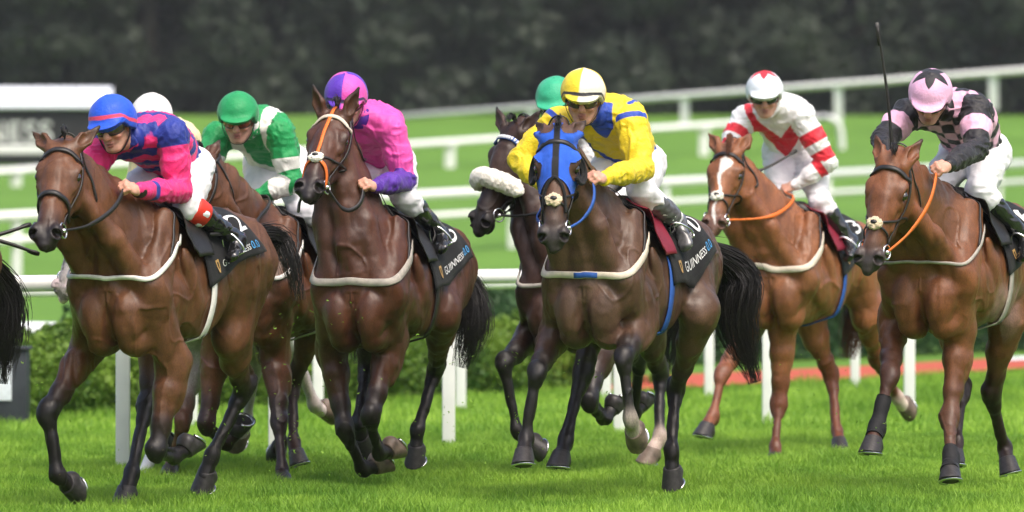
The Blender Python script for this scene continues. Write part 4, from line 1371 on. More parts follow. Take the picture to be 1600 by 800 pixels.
def build_bridle(h):
    D, hs = h.D, h.hs
    B = MB()
    L = M_LEATHER
    mats = [D.get('bridle', M_LEATHER), M_STEEL]
    w = .020 * hs
    for sd in (1, -1):
        P, Nn = on_skin(h.headS, [h.hp(.03, sd * .10, -.04), h.hp(.16, sd * .125, -.11), h.hp(.30, sd * .115, -.14), h.hp(.46, sd * .09, -.135)], .004, 22)
        B.ribbon(P, Nn, w, .005)
        # throat strap
        P, Nn = on_skin(h.headS, [h.hp(.02, sd * .10, -.06), h.hp(.05, sd * .12, -.15), h.hp(.10, sd * .10, -.27), h.hp(.13, 0, -.31)], .005, 20)
        B.ribbon(P, Nn, w * .7, .004)
    P, Nn = on_skin(h.body, [h.hp(.04, .10, -.06), h.hp(-.03, .09, -.085), h.hp(-.09, .05, -.07), h.hp(-.10, 0, -.04), h.hp(-.09, -.05, -.07), h.hp(-.03, -.09, -.085), h.hp(.04, -.10, -.06)], .005, 24)
    B.ribbon(P, Nn, w, .005)
    br = B.build('bridle', mats, h.root, h.base)
    if D.get('browband', 1):
        P, Nn = head_ring(h, .085, -84, 84, n=24, off=.006)
        B = MB()
        B.ribbon(P, Nn, w * 1.25, .006)
        if D.get('checker'):
            for i in range(1, 23):
                c = P[i] + Nn[i] * .007
                T = nrm(P[min(i + 1, 23)] - P[i - 1])
                B.box(c, (w * .55, w * .9, .004), np.array([T, np.cross(Nn[i], T), Nn[i]]), m=1)
        B.build('browband', [D.get('brow_mat', M_LEATHER), M_LETTER], br, h.base)
    nb = D.get('noseband', 'leather')
    if nb == 'leather':
        P, Nn = head_ring(h, .365, -125, 125, n=28, xs=.02, off=.006)
        B = MB(); B.ribbon(P, Nn, .026 * hs, .007)
        B.build('noseband', D.get('nose_mat', M_LEATHER), br, h.base)
    elif nb == 'sheepskin':
        P, Nn = head_ring(h, .345, -88, 88, n=40, xs=.03, off=.030)
        for _ in range(6):
            P[1:-1] = (P[:-2] + 2 * P[1:-1] + P[2:]) / 4
        rr = .052 * hs * np.sqrt(np.clip(np.sin(np.linspace(.12, math.pi - .12, 40)) * 2.2, .15, 1))
        B = MB()
        v0 = len(B.v)
        P2 = smooth_path(P, 110); r2 = np.interp(np.linspace(0, 1, 110), np.linspace(0, 1, 40), rr)
        B.tube(P2, r2, 40, flat=1.0, up=h.HM[2])
        v = B.v[0]
        c = np.repeat(P2, 40, axis=0)
        dirn = v - c
        nn = .07 * vnoise(v * 45, 1) + .10 * vnoise(v * 130, 2) + .08 * vnoise(v * 260, 3)
        B.v[0] = c + dirn * (1 + nn)[:, None]
        B.build('noseband', M_SHEEP, br, h.base)
    elif nb == 'cross':                    # figure-of-eight with a fleece pad on the nose
        x0 = .40
        B = MB()
        for sd in (1, -1):
            P, Nn = on_skin(h.headS, [h.hp(x0, 0, 0.02), h.hp(x0 + .015, sd * .07, -.04), h.hp(x0 + .03, sd * .10, -.10), h.hp(.50, sd * .09, -.17), h.hp(.51, 0, -.22)], .005, 22)
            B.ribbon(P, Nn, .013 * hs, .004)
            P, Nn = on_skin(h.headS, [h.hp(x0, 0, 0.02), h.hp(x0 - .05, sd * .085, -.06), h.hp(.30, sd * .11, -.14), h.hp(.24, sd * .09, -.22), h.hp(.24, 0, -.30)], .005, 22)
            B.ribbon(P, Nn, .013 * hs, .004)
        nbo = B.build('noseband', D.get('nose_mat', M_LEATHER), br, h.base)
        B = MB()
        c = h.headS.project(np.array([h.hp(x0, 0, .02)]), .008)[0]
        B.ball(c, V(.034, .040, .020) * hs, seg=40, rings=26, M=h.HM)
        v = B.v[0]
        d = v - c
        B.v[0] = c + d * (1 + .14 * vnoise(v * 70, 1) + .20 * vnoise(v * 150, 2))[:, None]
        B.ball(c + h.HM[2] * .018 * hs, V(.012, .018, .008) * hs, m=1, M=h.HM)
        B.build('fleece_pad', [D.get('pad', M_SHEEPTAN), M_LEATHER], nbo, h.base)
    if D.get('nosestrap'):                # strap down the middle of the face (Australian noseband)
        B = MB()
        P, Nn = on_skin(h.headS, [h.hp(-.03, 0, .03), h.hp(.12, 0, .03), h.hp(.30, 0, .02), h.hp(.40, 0, .0)], .006, 24)
        B.ribbon(P, Nn, .018 * hs, .005)
        for sd in (1, -1):
            P, Nn = on_skin(h.headS, [h.hp(.40, 0, .0), h.hp(.43, sd * .06, -.05), h.hp(.47, sd * .085, -.11), h.hp(.50, sd * .085, -.145)], .006, 20)
            B.ribbon(P, Nn, np.linspace(.016, .034, 20) * hs, .005)
        B.build('face_strap', D['nosestrap'], br, h.base)
    # bit and rings
    h.bits = {}
    for sd in (1, -1):
        B = MB()
        c = h.headS.project(np.array([h.hp(.485, sd * .10, -.135)]), .012)[0]
        h.bits[sd] = c
        B.ring(c, h.HM[1] * 1.0 + h.HM[2] * .25, .036 * hs, .0055, m=0)
        B.tube([c - h.HM[1] * sd * .02, c + h.HM[1] * sd * .014], .011, 8)
        B.build('bit_ring', M_STEEL, br, h.base)
    h.bridle = br

def build_reins(h, hands):
    D = h.D
    mat = D.get('rein', M_LEATHER)
    for sd in (1, -1):
        if sd not in hands:
            continue
        a = h.bits[sd]; b = np.asarray(hands[sd], float)
        n = 26
        P = smooth_path([a, mixv(a, b, .35) - V(0, 0, D.get('sag', .05)) + h.l * sd * .03, mixv(a, b, .7) - V(0, 0, D.get('sag', .05) * .7) + h.l * sd * .05, b], n)
        for _ in range(14):
            d = h.body.eval(P, .5); g = h.body.grad(P, .004) * .5 + h.l * sd
            g /= np.linalg.norm(g, axis=1)[:, None]
            push = np.clip(.018 - d, 0, .05); push[0] = push[-1] = 0
            P = P + g * push[:, None]
            P[1:-1] = (P[:-2] + 2 * P[1:-1] + P[2:]) / 4
        Nn = np.tile(h.l * sd, (n, 1)) + h.body.grad(P, .004) * .6
        B = MB()
        B.ribbon(P, Nn, np.interp(np.linspace(0, 1, n), [0, .3, .36, 1], [.014, .014, .026, .026]), .006, m=0)
        B.build('rein', mat, h.root, h.base)
    if D.get('ring_loop'):
        pass

def patch(h, side, x_top, x_bot, phi0, phi1, off, nu=30, nv=26, phi1b=None):
    """grid laid over the horse's back and side; returns points[nv+1][nu+1] and normals"""
    pts = np.zeros((nv + 1, nu + 1, 3))
    for j in range(nv + 1):
        t = j / nv
        xa = x_top[0] + (x_bot[0] - x_top[0]) * t; xb = x_top[1] + (x_bot[1] - x_top[1]) * t
        for i in range(nu + 1):
            x = xa + (xb - xa) * i / nu
            pe = phi1 + ((phi1 if phi1b is None else phi1b) - phi1) * i / nu
            ph = R(phi0 + (pe - phi0) * t)
            pts[j, i] = h.tp(x, side * math.sin(ph) * .52, 1.24 + math.cos(ph) * .52)
    P = h.seat.project(pts.reshape(-1, 3), off, 10)
    G = P.reshape(nv + 1, nu + 1, 3)
    for _ in range(2):
        G[1:-1, 1:-1] = (G[1:-1, 1:-1] * 2 + G[:-2, 1:-1] + G[2:, 1:-1] + G[1:-1, :-2] + G[1:-1, 2:]) / 6
    # below the widest line the cloth hangs instead of following the belly
    loc = (G - h.o) @ h.M.T
    y = loc[..., 1] * side
    for j in range(1, nv + 1):
        y[j] = np.maximum(y[j], y[j - 1] - .004)
    loc[..., 1] = y * side
    G = loc @ h.M + h.o
    Nn = np.cross(np.gradient(G, axis=1), np.gradient(G, axis=0))
    Nn /= np.maximum(np.linalg.norm(Nn, axis=2)[..., None], 1e-9)
    sgn = np.sign((Nn.reshape(-1, 3) @ h.l).sum()) * side
    return G, Nn * sgn
def patch_mesh(B, G, Nn, t, m=0):
    nv, nu = G.shape[0], G.shape[1]
    a = G.reshape(-1, 3); b = (G + Nn * t).reshape(-1, 3)
    k = nv * nu
    f = []
    for j in range(nv - 1):
        for i in range(nu - 1):
            q = (j * nu + i, j * nu + i + 1, (j + 1) * nu + i + 1, (j + 1) * nu + i)
            f.append(q[::-1]); f.append(tuple(x + k for x in q))
    rim = [i for i in range(nu)] + [j * nu + nu - 1 for j in range(1, nv)] + [(nv - 1) * nu + i for i in range(nu - 2, -1, -1)] + [j * nu for j in range(nv - 2, 0, -1)]
    for i in range(len(rim)):
        p, q = rim[i], rim[(i + 1) % len(rim)]
        f.append((p, q, q + k, p + k))
    B.add(np.vstack([a, b]), f, m)

def text_mesh(txt, bold=False):
    cu = bpy.data.curves.new('t', 'FONT')
    cu.body = txt
    cu.resolution_u = 4
    o = bpy.data.objects.new('t', cu)
    COL.objects.link(o)
    dg = bpy.context.evaluated_depsgraph_get()
    dg.update()
    me = bpy.data.meshes.new_from_object(o.evaluated_get(dg))
    bm = bmesh.new(); bm.from_mesh(me)
    bmesh.ops.triangulate(bm, faces=bm.faces[:])
    for _ in range(3):
        e = [x for x in bm.edges if x.calc_length() > .16]
        if e:
            bmesh.ops.subdivide_edges(bm, edges=e, cuts=1)
            bmesh.ops.triangulate(bm, faces=bm.faces[:])
    bm.verts.index_update()
    v = np.array([tuple(q.co) for q in bm.verts]); f = [[q.index for q in p.verts] for p in bm.faces]
    bm.free()
    bpy.data.objects.remove(o); bpy.data.curves.remove(cu); bpy.data.meshes.remove(me)
    v = v - V((v[:, 0].max() + v[:, 0].min()) / 2, (v[:, 1].max() + v[:, 1].min()) / 2, 0)
    return v, f, (v[:, 0].max() - v[:, 0].min()), (v[:, 1].max() - v[:, 1].min())
def letters(B, G, Nn, txt, cu, cv, wu, hv, m, off, embolden=0., flip=False):
    """lettering laid on a patch: centre (cu, cv), width wu and height hv in patch units"""
    v, f, w, hh = text_mesh(txt)
    nv, nu = G.shape[0], G.shape[1]
    u = cu + (-1 if flip else 1) * v[:, 0] / w * wu; vv = cv - v[:, 1] / hh * hv
    x = np.clip(u, 0, 1) * (nu - 1); y = np.clip(vv, 0, 1) * (nv - 1)
    i = np.minimum(x.astype(int), nu - 2); j = np.minimum(y.astype(int), nv - 2)
    a, b = (x - i)[:, None], (y - j)[:, None]
    def s(A):
        return (A[j, i] * (1 - a) + A[j, i + 1] * a) * (1 - b) + (A[j + 1, i] * (1 - a) + A[j + 1, i + 1] * a) * b
    B.add(s(G) + s(Nn) * off, f, m)

def build_tack(h, rnd):
    D, sc = h.D, h.sc
    build_bridle(h)
    # saddle cloth
    x_top, x_bot = D.get('cloth', ((.24, -.30), (.15, -.52)))
    for side in (1, -1):
        G, Nn = patch(h, side, x_top, x_bot, 2, 97, .016, phi1b=74)
        wr = .005 * vnoise(G.reshape(-1, 3) * 11, 8).reshape(G.shape[:2])
        G = G + Nn * wr[..., None]
        B = MB()
        patch_mesh(B, G, Nn, .006)
        if D.get('num'):
            nu_ = D['num']
            letters(B, G, Nn, nu_, .66, .54, .20 * len(nu_), .34, 1, .010, flip=side < 0)
        letters(B, G, Nn, 'GUINNESS', .50, .89, .46, .062, 1, .010, flip=side < 0)
        letters(B, G, Nn, '0.0', .84, .88, .16, .085, 2, .010, flip=side < 0)
        # small gold emblem left of the name
        uu = .18 if side > 0 else .82
        gi = lambda u, v_: (G + Nn * .010)[int(v_ * (G.shape[0] - 1)), int(u * (G.shape[1] - 1))]
        c = gi(uu, .885); tu = nrm(gi(min(uu + .1, 1), .885) - gi(uu - .1, .885)); tv = perp(gi(uu, .95) - gi(uu, .8), tu)
        e = [(-.022, -.035), (.022, -.035), (.020, .0), (.004, .038), (-.012, .03), (-.02, .0)]
        e2 = [(-.010, -.022), (.010, -.022), (.008, .0), (.0, .018), (-.006, .012), (-.008, .0)]
        vs = [c + tu * a + tv * b for a, b in e] + [c + tu * a + tv * b for a, b in e2]
        B.add(vs, [(i, (i + 1) % 6, (i + 1) % 6 + 6, i + 6) for i in range(6)], 3)
        B.build('saddle_cloth', [D.get('cloth_mat', M_CLOTHBLACK), M_LETTER, M_LETTERBLUE, M_GOLD], h.root, h.base)
    # saddle: seat, with a flap each side
    S = Shape()
    for a, b, ra, rb in (((.16, 0, 1.555), (.02, 0, 1.535), .085, .10), ((.02, 0, 1.535), (-.2, 0, 1.535), .10, .115)):
        S.et(h.tp(*a), h.tp(*b), h.l, (ra * sc, .05 * sc), (rb * sc, .045 * sc), .05)
    S.el(h.tp(.17, 0, 1.585), h.M, V(.06, .07, .055) * sc, .05)
    S.el(h.tp(-.22, 0, 1.57), h.M, V(.05, .12, .04) * sc, .05)
    v, q = S.mesh(.009)
    sad = part('saddle', v, q, D.get('saddle_mat', M_LEATHER), h.root, h.base)
    for side in (1, -1):
        G, Nn = patch(h, side, (.30, .03), (.36, .10), 18, 74, .036, 14, 16)
        B = MB(); patch_mesh(B, G, Nn, .006)
        B.build('saddle_flap', D.get('flap_mat', M_LEATHER), sad, h.base)
    # girth
    B = MB()
    pts = [h.tp(D.get('girth_x', .09), .5 * math.sin(R(a)), 1.2 + .5 * math.cos(R(a))) for a in np.linspace(70, 290, 40)]
    P = h.torso.project(np.array(pts), .006, 10)
    B.ribbon(P, h.torso.grad(P, .005), .058 * sc, .006)
    B.build('girth', D.get('girth_mat', M_WEBWHITE), h.root, h.base)
    # breast girth
    if D.get('breast', 1):
        pts = []
        z0 = D.get('breast_z', 1.20)
        for t in np.linspace(-1, 1, 48):
            a = t * math.pi / 2 * 1.12
            pts.append(h.tp(.36 + .52 * math.cos(a), .42 * math.sin(a), z0 + .26 * (1 - math.cos(a)) ** 1.1))
        tb = Shape(); tb.P = h.body.P
        P = tb.project(np.array(pts), .007, 9)
        P[1:-1] = (P[:-2] + 2 * P[1:-1] + P[2:]) / 4
        Nn = tb.grad(P, .006)
        B = MB()
        B.ribbon(P, Nn, D.get('breast_w', .025) * sc, .006)
        bs = B.build('breast_strap', D.get('breast_mat', M_WEBWHITE), h.root, h.base)
        if D.get('breast_pad'):
            B = MB(); B.ribbon(P[21:28] + Nn[21:28] * .006, Nn[21:28], D.get('breast_w', .03) * sc * .8, .004)
            B.build('keeper', D['breast_pad'], bs, h.base)
        # neck strap that holds it up
        pts = [P[9], h.tp(.40, -.25, 1.62), h.tp(.40, 0, 1.72), h.tp(.40, .25, 1.62), P[-10]]
        Q = h.body.project(smooth_path(pts, 30), .006, 7)
        B = MB(); B.ribbon(Q, h.body.grad(Q, .005), .016 * sc, .004)
        B.build('neck_strap', M_LEATHER, bs, h.base)

def shell(h, name, maskfn, off, thick, mat, smooth_attr=None):
    """a snug cover (hood, boot) lifted from the horse's own surface"""
    ph = maskfn(h.verts)                    # signed distance to the edge, positive inside
    qk = (ph > 0)[h.quads].sum(1) >= 3
    Q = h.quads[qk]
    used = np.unique(Q)
    re = np.full(len(h.verts), -1); re[used] = np.arange(len(used))
    Q = re[Q]
    v = h.verts[used].copy()
    cnt = {}
    for q in Q:
        for i in range(4):
            e = (min(q[i], q[(i + 1) % 4]), max(q[i], q[(i + 1) % 4]))
            cnt[e] = cnt.get(e, 0) + 1
    bd = np.unique([i for e, c in cnt.items() if c == 1 for i in e])
    for _ in range(3):                      # pull the outermost ring exactly onto the edge
        e0 = maskfn(v[bd]); g0 = np.zeros((len(bd), 3))
        for ax in range(3):
            o = np.zeros(3); o[ax] = .002
            g0[:, ax] = (maskfn(v[bd] + o) - maskfn(v[bd] - o)) / .004
        st = g0 * (e0 / np.maximum((g0 * g0).sum(1), .2))[:, None]
        ln = np.linalg.norm(st, axis=1)[:, None]
        v[bd] -= st * np.minimum(1, .012 / np.maximum(ln, 1e-9))
    v[bd] = h.S.project(v[bd], 0, 2)
    g = h.S.grad(v, .005)
    n = len(used)
    a = v + g * off; b = v + g * (off + thick)
    E = {}
    for q in Q:
        for i in range(4):
            e = (q[i], q[(i + 1) % 4])
            if (e[1], e[0]) in E:
                del E[(e[1], e[0])]
            else:
                E[e] = 1
    rim = np.array([(p, q, q + n, p + n) for p, q in E])
    F_ = np.vstack([Q[:, ::-1], Q + n, rim[:, ::-1]])
    return part(name, np.vstack([a, b]), F_, mat, h.root, h.base, attrs=smooth_attr(np.vstack([v, v])) if smooth_attr else None)
# ------------------------------------------------------------------ jockeys
SKIN = (.58, .32, .235)
def frame_from(yaw, pitch, roll):
    y, p, r = R(yaw), R(pitch), R(roll)
    f = V(-math.sin(y) * math.cos(p), -math.cos(y) * math.cos(p), -math.sin(p))
    l = V(math.cos(y), -math.sin(y), 0)
    u = np.cross(f, l)
    l, u = l * math.cos(r) + u * math.sin(r), u * math.cos(r) - l * math.sin(r)
    return f, l, u

def build_jockey(h, J):
    sc = J.get('sc', 1.0)
    mir = lambda p: p - 2 * np.dot(p - h.o, h.l) * h.l
    dep = h.tp(J.get('px', -.16), 0, 1.7)[1]
    pel = at(*J['pelvis'][:2], dep + (J['pelvis'][2] if len(J['pelvis']) > 2 else 0))
    base = V(pel[0], pel[1], 0)
    root = empty('person', base, J['label'], 'jockey', 'jockeys riding in the race')
    neck = reach(pel, J['neck'][:2], J.get('spine', .50) * sc, J['neck'][2])
    hc = reach(neck, J['head'][:2], .20 * sc, J['head'][2])
    fF, fL, fU = frame_from(*J['face'])
    HM = np.array([fF, fL, fU])
    h_ = lambda a, b, c: hc + (fF * a + fL * b + fU * c) * sc
    lat = h.l
    A = {}
    for key, sd in (('arm_l', 1), ('arm_r', -1)):
        a = J.get(key)
        if a is None:
            continue
        d0 = neck[1] - np.dot(h.l * sd, V(0, 1, 0)) * 0 + h.l[1] * sd * .17 * sc
        sh = at(a[0][0], a[0][1], d0 + (a[0][2] if len(a[0]) > 2 else .03))
        el = reach(sh, a[1][:2], .29 * sc, a[1][2])
        wr = reach(el, a[2][:2], .25 * sc, a[2][2])
        hd = reach(wr, a[3][:2], .085 * sc, a[3][2])
        for _ in range(45):               # the fist rests on the neck, not inside it
            if min(h.body.eval(np.array([hd, hd + (hd - wr) * .4]), .4)) > .045:
                break
            if sd > 0:
                hd = CAMP + (hd - CAMP) * (1 - .01 / 31); wr = CAMP + (wr - CAMP) * (1 - .008 / 31)
            else:
                hd = hd - lat * .01; wr = wr - lat * .008
        A[sd] = [sh, el, wr, hd]
    for sd in (1, -1):
        if sd not in A:
            A[sd] = [p - 2 * np.dot(p - neck, h.l) * h.l for p in A[-sd]]
    Lg = {}
    for key, sd in (('leg_l', 1), ('leg_r', -1)):
        g = J.get(key)
        if g is None:
            continue
        hip = pel + lat * sd * .095 * sc
        kn = reach(hip, g[0][:2], .41 * sc, g[0][2])
        an = reach(kn, g[1][:2], .40 * sc, g[1][2])
        to = reach(an, g[2][:2], .19 * sc, g[2][2])
        Lg[sd] = [hip, kn, an, to]
    # knees and feet lie against the horse's side, never inside it
    for sd in list(Lg):
        for i, rr, ymin in ((1, .085, .13), (2, .07, .22), (3, .06, .24)):
            y = np.dot(Lg[sd][i] - h.o, lat) * sd
            if y < ymin:
                Lg[sd][i] = Lg[sd][i] + lat * sd * (ymin - y)
            for _ in range(6):
                p = Lg[sd][i][None]
                dd = h.torso.eval(p, .6)[0]
                if dd < rr:
                    Lg[sd][i] = Lg[sd][i] + nrm(h.torso.grad(p, .01)[0] + lat * sd * .6) * (rr - dd)
    for sd in (1, -1):
        if sd not in Lg:
            o_ = Lg[-sd]
            Lg[sd] = [pel + lat * sd * .095 * sc] + [mir(p) for p in o_[1:]]
    back = perp(h.u * .8 - h.f * .3, neck - pel)
    ctl = mixv(pel, neck, .5) + back * J.get('hunch', .09) * sc
    spine = [mixv(mixv(pel, ctl, t), mixv(ctl, neck, t), t) for t in np.linspace(0, 1, 6)]
    shl = nrm(A[1][0] - A[-1][0])
    wid = lambda t: nrm(mixv(lat, shl, t))
    # ---- body: one continuous surface
    S = Shape()
    hs = .82
    rl = [.135, .125, .125, .135, .135, .09]; rd = [.10, .095, .10, .105, .10, .06]
    for i in range(5):
        S.et(spine[i], spine[i + 1], wid(i / 4), (rl[i] * sc * .9, rd[i] * sc * .9), (rl[i + 1] * sc * .9, rd[i + 1] * sc * .9), .04, SKIN)
    S.rc(spine[5], h_(-.035, 0, -.085), .062 * sc, .056 * sc, .03, SKIN)
    for sd in (1, -1):
        sh, el, wr, hd = A[sd]
        S.rc(spine[4], sh, .07 * sc, .05 * sc, .04, SKIN)
        S.chain([sh, mixv(sh, el, .4), el, mixv(el, wr, .3), wr], np.array([.05, .045, .037, .038, .026]) * sc, .02, SKIN)
        hip, kn, an, to = Lg[sd]
        S.chain([hip, kn, mixv(kn, an, .3), mixv(kn, an, .95)], np.array([.065, .045, .042, .026]) * sc, .03, SKIN)
        # fist closed round the rein
        hdv = nrm(hd - wr)
        pn = perp(J.get('palm', -V(0, 0, .75)) + (-lat * sd) * .8 + V(0, .25, 0), hdv)        # palm side
        cr = np.cross(hdv, pn) * sd                       # towards the little finger
        if np.dot(cr, V(0, 0, -1) + V(0, -.2, 0)) < 0:
            cr = -cr
        S.el(wr + hdv * .045 * sc, np.array([hdv, cr, pn]), V(.052, .040, .019) * sc, .012, SKIN)
        S.rc(wr - hdv * .02, wr + hdv * .02, .026 * sc, .026 * sc, .015, SKIN)
        kc = (SKIN[0] * 1.02, SKIN[1] * .9, SKIN[2] * .85)
        for i in range(4):
            L = (.92, 1.05, 1.0, .82)[i]
            b = wr + hdv * (.082 - abs(i - 1.3) * .005) * sc + cr * (i - 1.5) * .0195 * sc - pn * .004
            p1 = b + (hdv * .45 + pn * .9) * .036 * L * sc
            p2 = p1 + (-hdv * .75 + pn * .45) * .026 * L * sc
            p3 = p2 + (-hdv * .5 - pn * .75) * .020 * L * sc
            S.chain([wr + hdv * .04 * sc + cr * (i - 1.5) * .014 * sc, b, p1, p2, p3], np.array([.012, .0105, .0095, .0088, .0078]) * sc, .004, kc)
        tb = wr + hdv * .02 * sc - cr * .032 * sc
        t1 = tb + (hdv * .7 - cr * .35 + pn * .55) * .036 * sc
        t2 = t1 + (hdv * .65 + cr * .45 + pn * .55) * .030 * sc
        S.chain([wr + hdv * .012, tb, t1, t2], np.array([.016, .014, .0105, .009]) * sc, .006, kc)
    # head
    S.el(h_(-.012, 0, .025), HM, V(.098, .078, .098) * sc, .02, SKIN)
    S.et(h_(.03, 0, .0), h_(.045, 0, -.085), fL, V(.066, .058) * sc, V(.040, .040) * sc, .03, SKIN)
    S.el(h_(.058, 0, -.105), HM, V(.026, .026, .019) * sc, .02, SKIN)
    for sd in (1, -1):
        S.rc(h_(-.005, sd * .058, -.055), h_(.045, sd * .026, -.105), .022 * sc, .016 * sc, .025, SKIN)     # jaw line
        S.el(h_(.062, sd * .044, -.032), HM, V(.026, .022, .018) * sc, .015, (SKIN[0] * 1.05, SKIN[1] * .85, SKIN[2] * .85))
        S.el(h_(.076, sd * .033, .010), HM, V(.018, .020, .013) * sc, .008, (.10, .05, .035), sign=-1)
        S.el(h_(.066, sd * .033, .028), HM, V(.022, .026, .008) * sc, .012, SKIN)
        S.el(h_(-.012, sd * .080, -.010), np.array([fF, nrm(fL * sd - fF * .4), fU]), V(.018, .008, .032) * sc, .008, (.55, .22, .15))
    S.chain([h_(.082, 0, .018), h_(.102, 0, -.022), h_(.110, 0, -.034)], np.array([.011, .014, .0155]) * sc, .012, (SKIN[0] * 1.03, SKIN[1] * .88, SKIN[2] * .85))
    for sd in (1, -1):
        S.el(h_(.098, sd * .013, -.037), HM, V(.012, .009, .009) * sc, .006, (SKIN[0], SKIN[1] * .85, SKIN[2] * .8))
    S.el(h_(.086, 0, -.068), HM, V(.012, .024, .0065) * sc, .006, (.42, .15, .12))
    S.el(h_(.085, 0, -.081), HM, V(.012, .021, .007) * sc, .006, (.42, .15, .12))
    S.el(h_(.098, 0, -.0745), HM, V(.016, .024, .0022) * sc, .003, (.12, .04, .03), sign=-1)
    # hair at the back and sides below the helmet
    S.el(h_(-.035, 0, .0), HM, V(.085, .080, .085) * sc, .004, J.get('hairc', (.035, .02, .012)))
    v, q = S.mesh(.0062)
    C = S.colours(v, SKIN, .006)
    part('body', v, q, M_SKIN, root, base, attrs={'Col': C})
    for sd in (1, -1):
        B = MB(); B.ball(h_(.066, sd * .032, .010), (.0125 * sc,) * 3)
        B.build('eye', M_EYE, root, base)
    # ---- silk jacket
    S = Shape()
    hem = 0
    rl = [.150, .150, .155, .170, .172, .095]; rd = [.118, .125, .130, .132, .122, .075]
    for i in range(hem, 5):
        S.et(spine[i], spine[i + 1], wid(i / 4), (rl[i] * sc, rd[i] * sc), (rl[i + 1] * sc, rd[i + 1] * sc), .05, tag=1)
    S.rc(spine[5] - (spine[5] - spine[4]) * .1, mixv(spine[5], h_(-.035, 0, -.085), .45), .078 * sc, .068 * sc, .02, tag=1)
    for sd in (1, -1):
        sh, el, wr, hd = A[sd]
        tg = 2 if sd > 0 else 4
        S.rc(spine[4], sh, .105 * sc, .082 * sc, .05, tag=1)
        S.rc(sh, mixv(sh, el, .5), .083 * sc, .076 * sc, .03, tag=tg)
        S.rc(mixv(sh, el, .5), el, .076 * sc, .063 * sc, .03, tag=tg)
        S.rc(el, mixv(el, wr, .5), .063 * sc, .058 * sc, .02, tag=tg + 1)
        S.rc(mixv(el, wr, .5), mixv(el, wr, .97), .058 * sc, .036 * sc, .02, tag=tg + 1)
    seed = J.get('seed', 1)
    def post(Q, d):
        w = vnoise(Q @ np.diag([22, 16, 10.]) + 3.7 * vnoise(Q * 7, seed)[:, None], seed + 1)
        w2 = vnoise(Q * 31 + 2.0 * vnoise(Q * 12, seed + 4)[:, None], seed + 2)
        w3 = 1 - np.abs(vnoise(Q @ np.diag([17, 17, 26.]) + 1.5 * vnoise(Q * 9, seed + 6)[:, None], seed + 7)) * 2
        return d + .006 * w + .003 * w2 - .005 * w3
    S.post = post
    v, q = S.mesh(.0068)
    P_ = dict(v=v)
    ax = nrm(neck - pel)
    P_['t'] = ((v - pel) @ ax) / np.linalg.norm(neck - pel)
    ti = np.clip(P_['t'], 0, 1) * 5; i0 = np.minimum(ti.astype(int), 4)
    sp = np.array(spine); ctr_ = sp[i0] * (1 - (ti - i0))[:, None] + sp[i0 + 1] * (ti - i0)[:, None]
    P_['x'] = ((v - ctr_) * np.array([wid(q) for q in np.clip(P_['t'], 0, 1)])).sum(1)
    P_['z'] = (v - ctr_) @ back
    P_['b'] = (v - mixv(pel, neck, .5)) @ back               # positive on the back
    bi, bt = S.nearest(v)
    tg = np.array([p['tag'] for p in S.P])[bi]
    P_['tag'] = tg
    best = np.full(len(v), 9.); s_ = np.zeros(len(v))
    for sd in (1, -1):
        sh, el, wr, hd = A[sd]
        for k, (a, b) in enumerate(((sh, el), (el, wr))):
            ab = b - a
            t = np.clip(((v - a) @ ab) / (ab @ ab), 0 if k else -.5, 1)
            dd = np.linalg.norm(v - a - t[:, None] * ab, axis=1)
            m = dd < best
            best[m] = dd[m]; s_[m] = (t + k)[m]
    P_['s'] = s_
    P_['arm'] = tg > 1
    P_['sc'] = sc
    pat, pat2 = J['pattern'](P_)
    at_ = {'pat': pat}
    if pat2 is not None:
        at_['pat2'] = pat2
    jk = part('silk_jacket', v, q, J['silk'], root, base, attrs=at_)
    # cuffs
    for sd in (1, -1):
        sh, el, wr, hd = A[sd]
        B = MB()
        a, b = mixv(el, wr, .90), mixv(el, wr, 1.02)
        B.tube([a, mixv(a, b, .3), mixv(a, b, .8), b], [.040 * sc, .041 * sc, .036 * sc, .032 * sc], 16)
        B.build('cuff', J.get('cuff', M_LEATHER), jk, base)
    # collar
    B = MB()
    c0, c1 = mixv(spine[5], h_(-.035, 0, -.085), .25), mixv(spine[5], h_(-.035, 0, -.085), .62)
    B.tube([c0, mixv(c0, c1, .5), c1, c1 * .9 + c0 * .1], [.078 * sc, .073 * sc, .068 * sc, .06 * sc], 24)
    B.build('collar', J.get('collar', M_WEBWHITE), jk, base)
    # ---- breeches
    S = Shape()
    S.et(pel - h.f * .02 - h.u * .01, mixv(pel, spine[1], .9), lat, (.145 * sc, .115 * sc), (.14 * sc, .11 * sc), .04)
    bt_ = J.get('boot_top', .18)
    for sd in (1, -1):
        hip, kn, an, to = Lg[sd]
        S.el(hip - h.f * .02, h.M, V(.10, .095, .10) * sc, .05)
        S.chain([hip, mixv(hip, kn, .5), kn], np.array([.108, .092, .070]) * sc, .05)
        S.chain([kn, mixv(kn, an, .25), mixv(kn, an, max(bt_ + .1, .3))], np.array([.069, .062, .052]) * sc, .03)
    def post2(Q, d):
        return d + .006 * vnoise(Q * 18, seed + 9) + .003 * vnoise(Q * 40, seed + 10) - .004 * (1 - 2 * np.abs(vnoise(Q @ np.diag([15, 15, 30.]), seed + 12)))
    S.post = post2
    v, q = S.mesh(.0085)
    part('breeches', v, q, J.get('breeches', M_BREECHES), root, base)
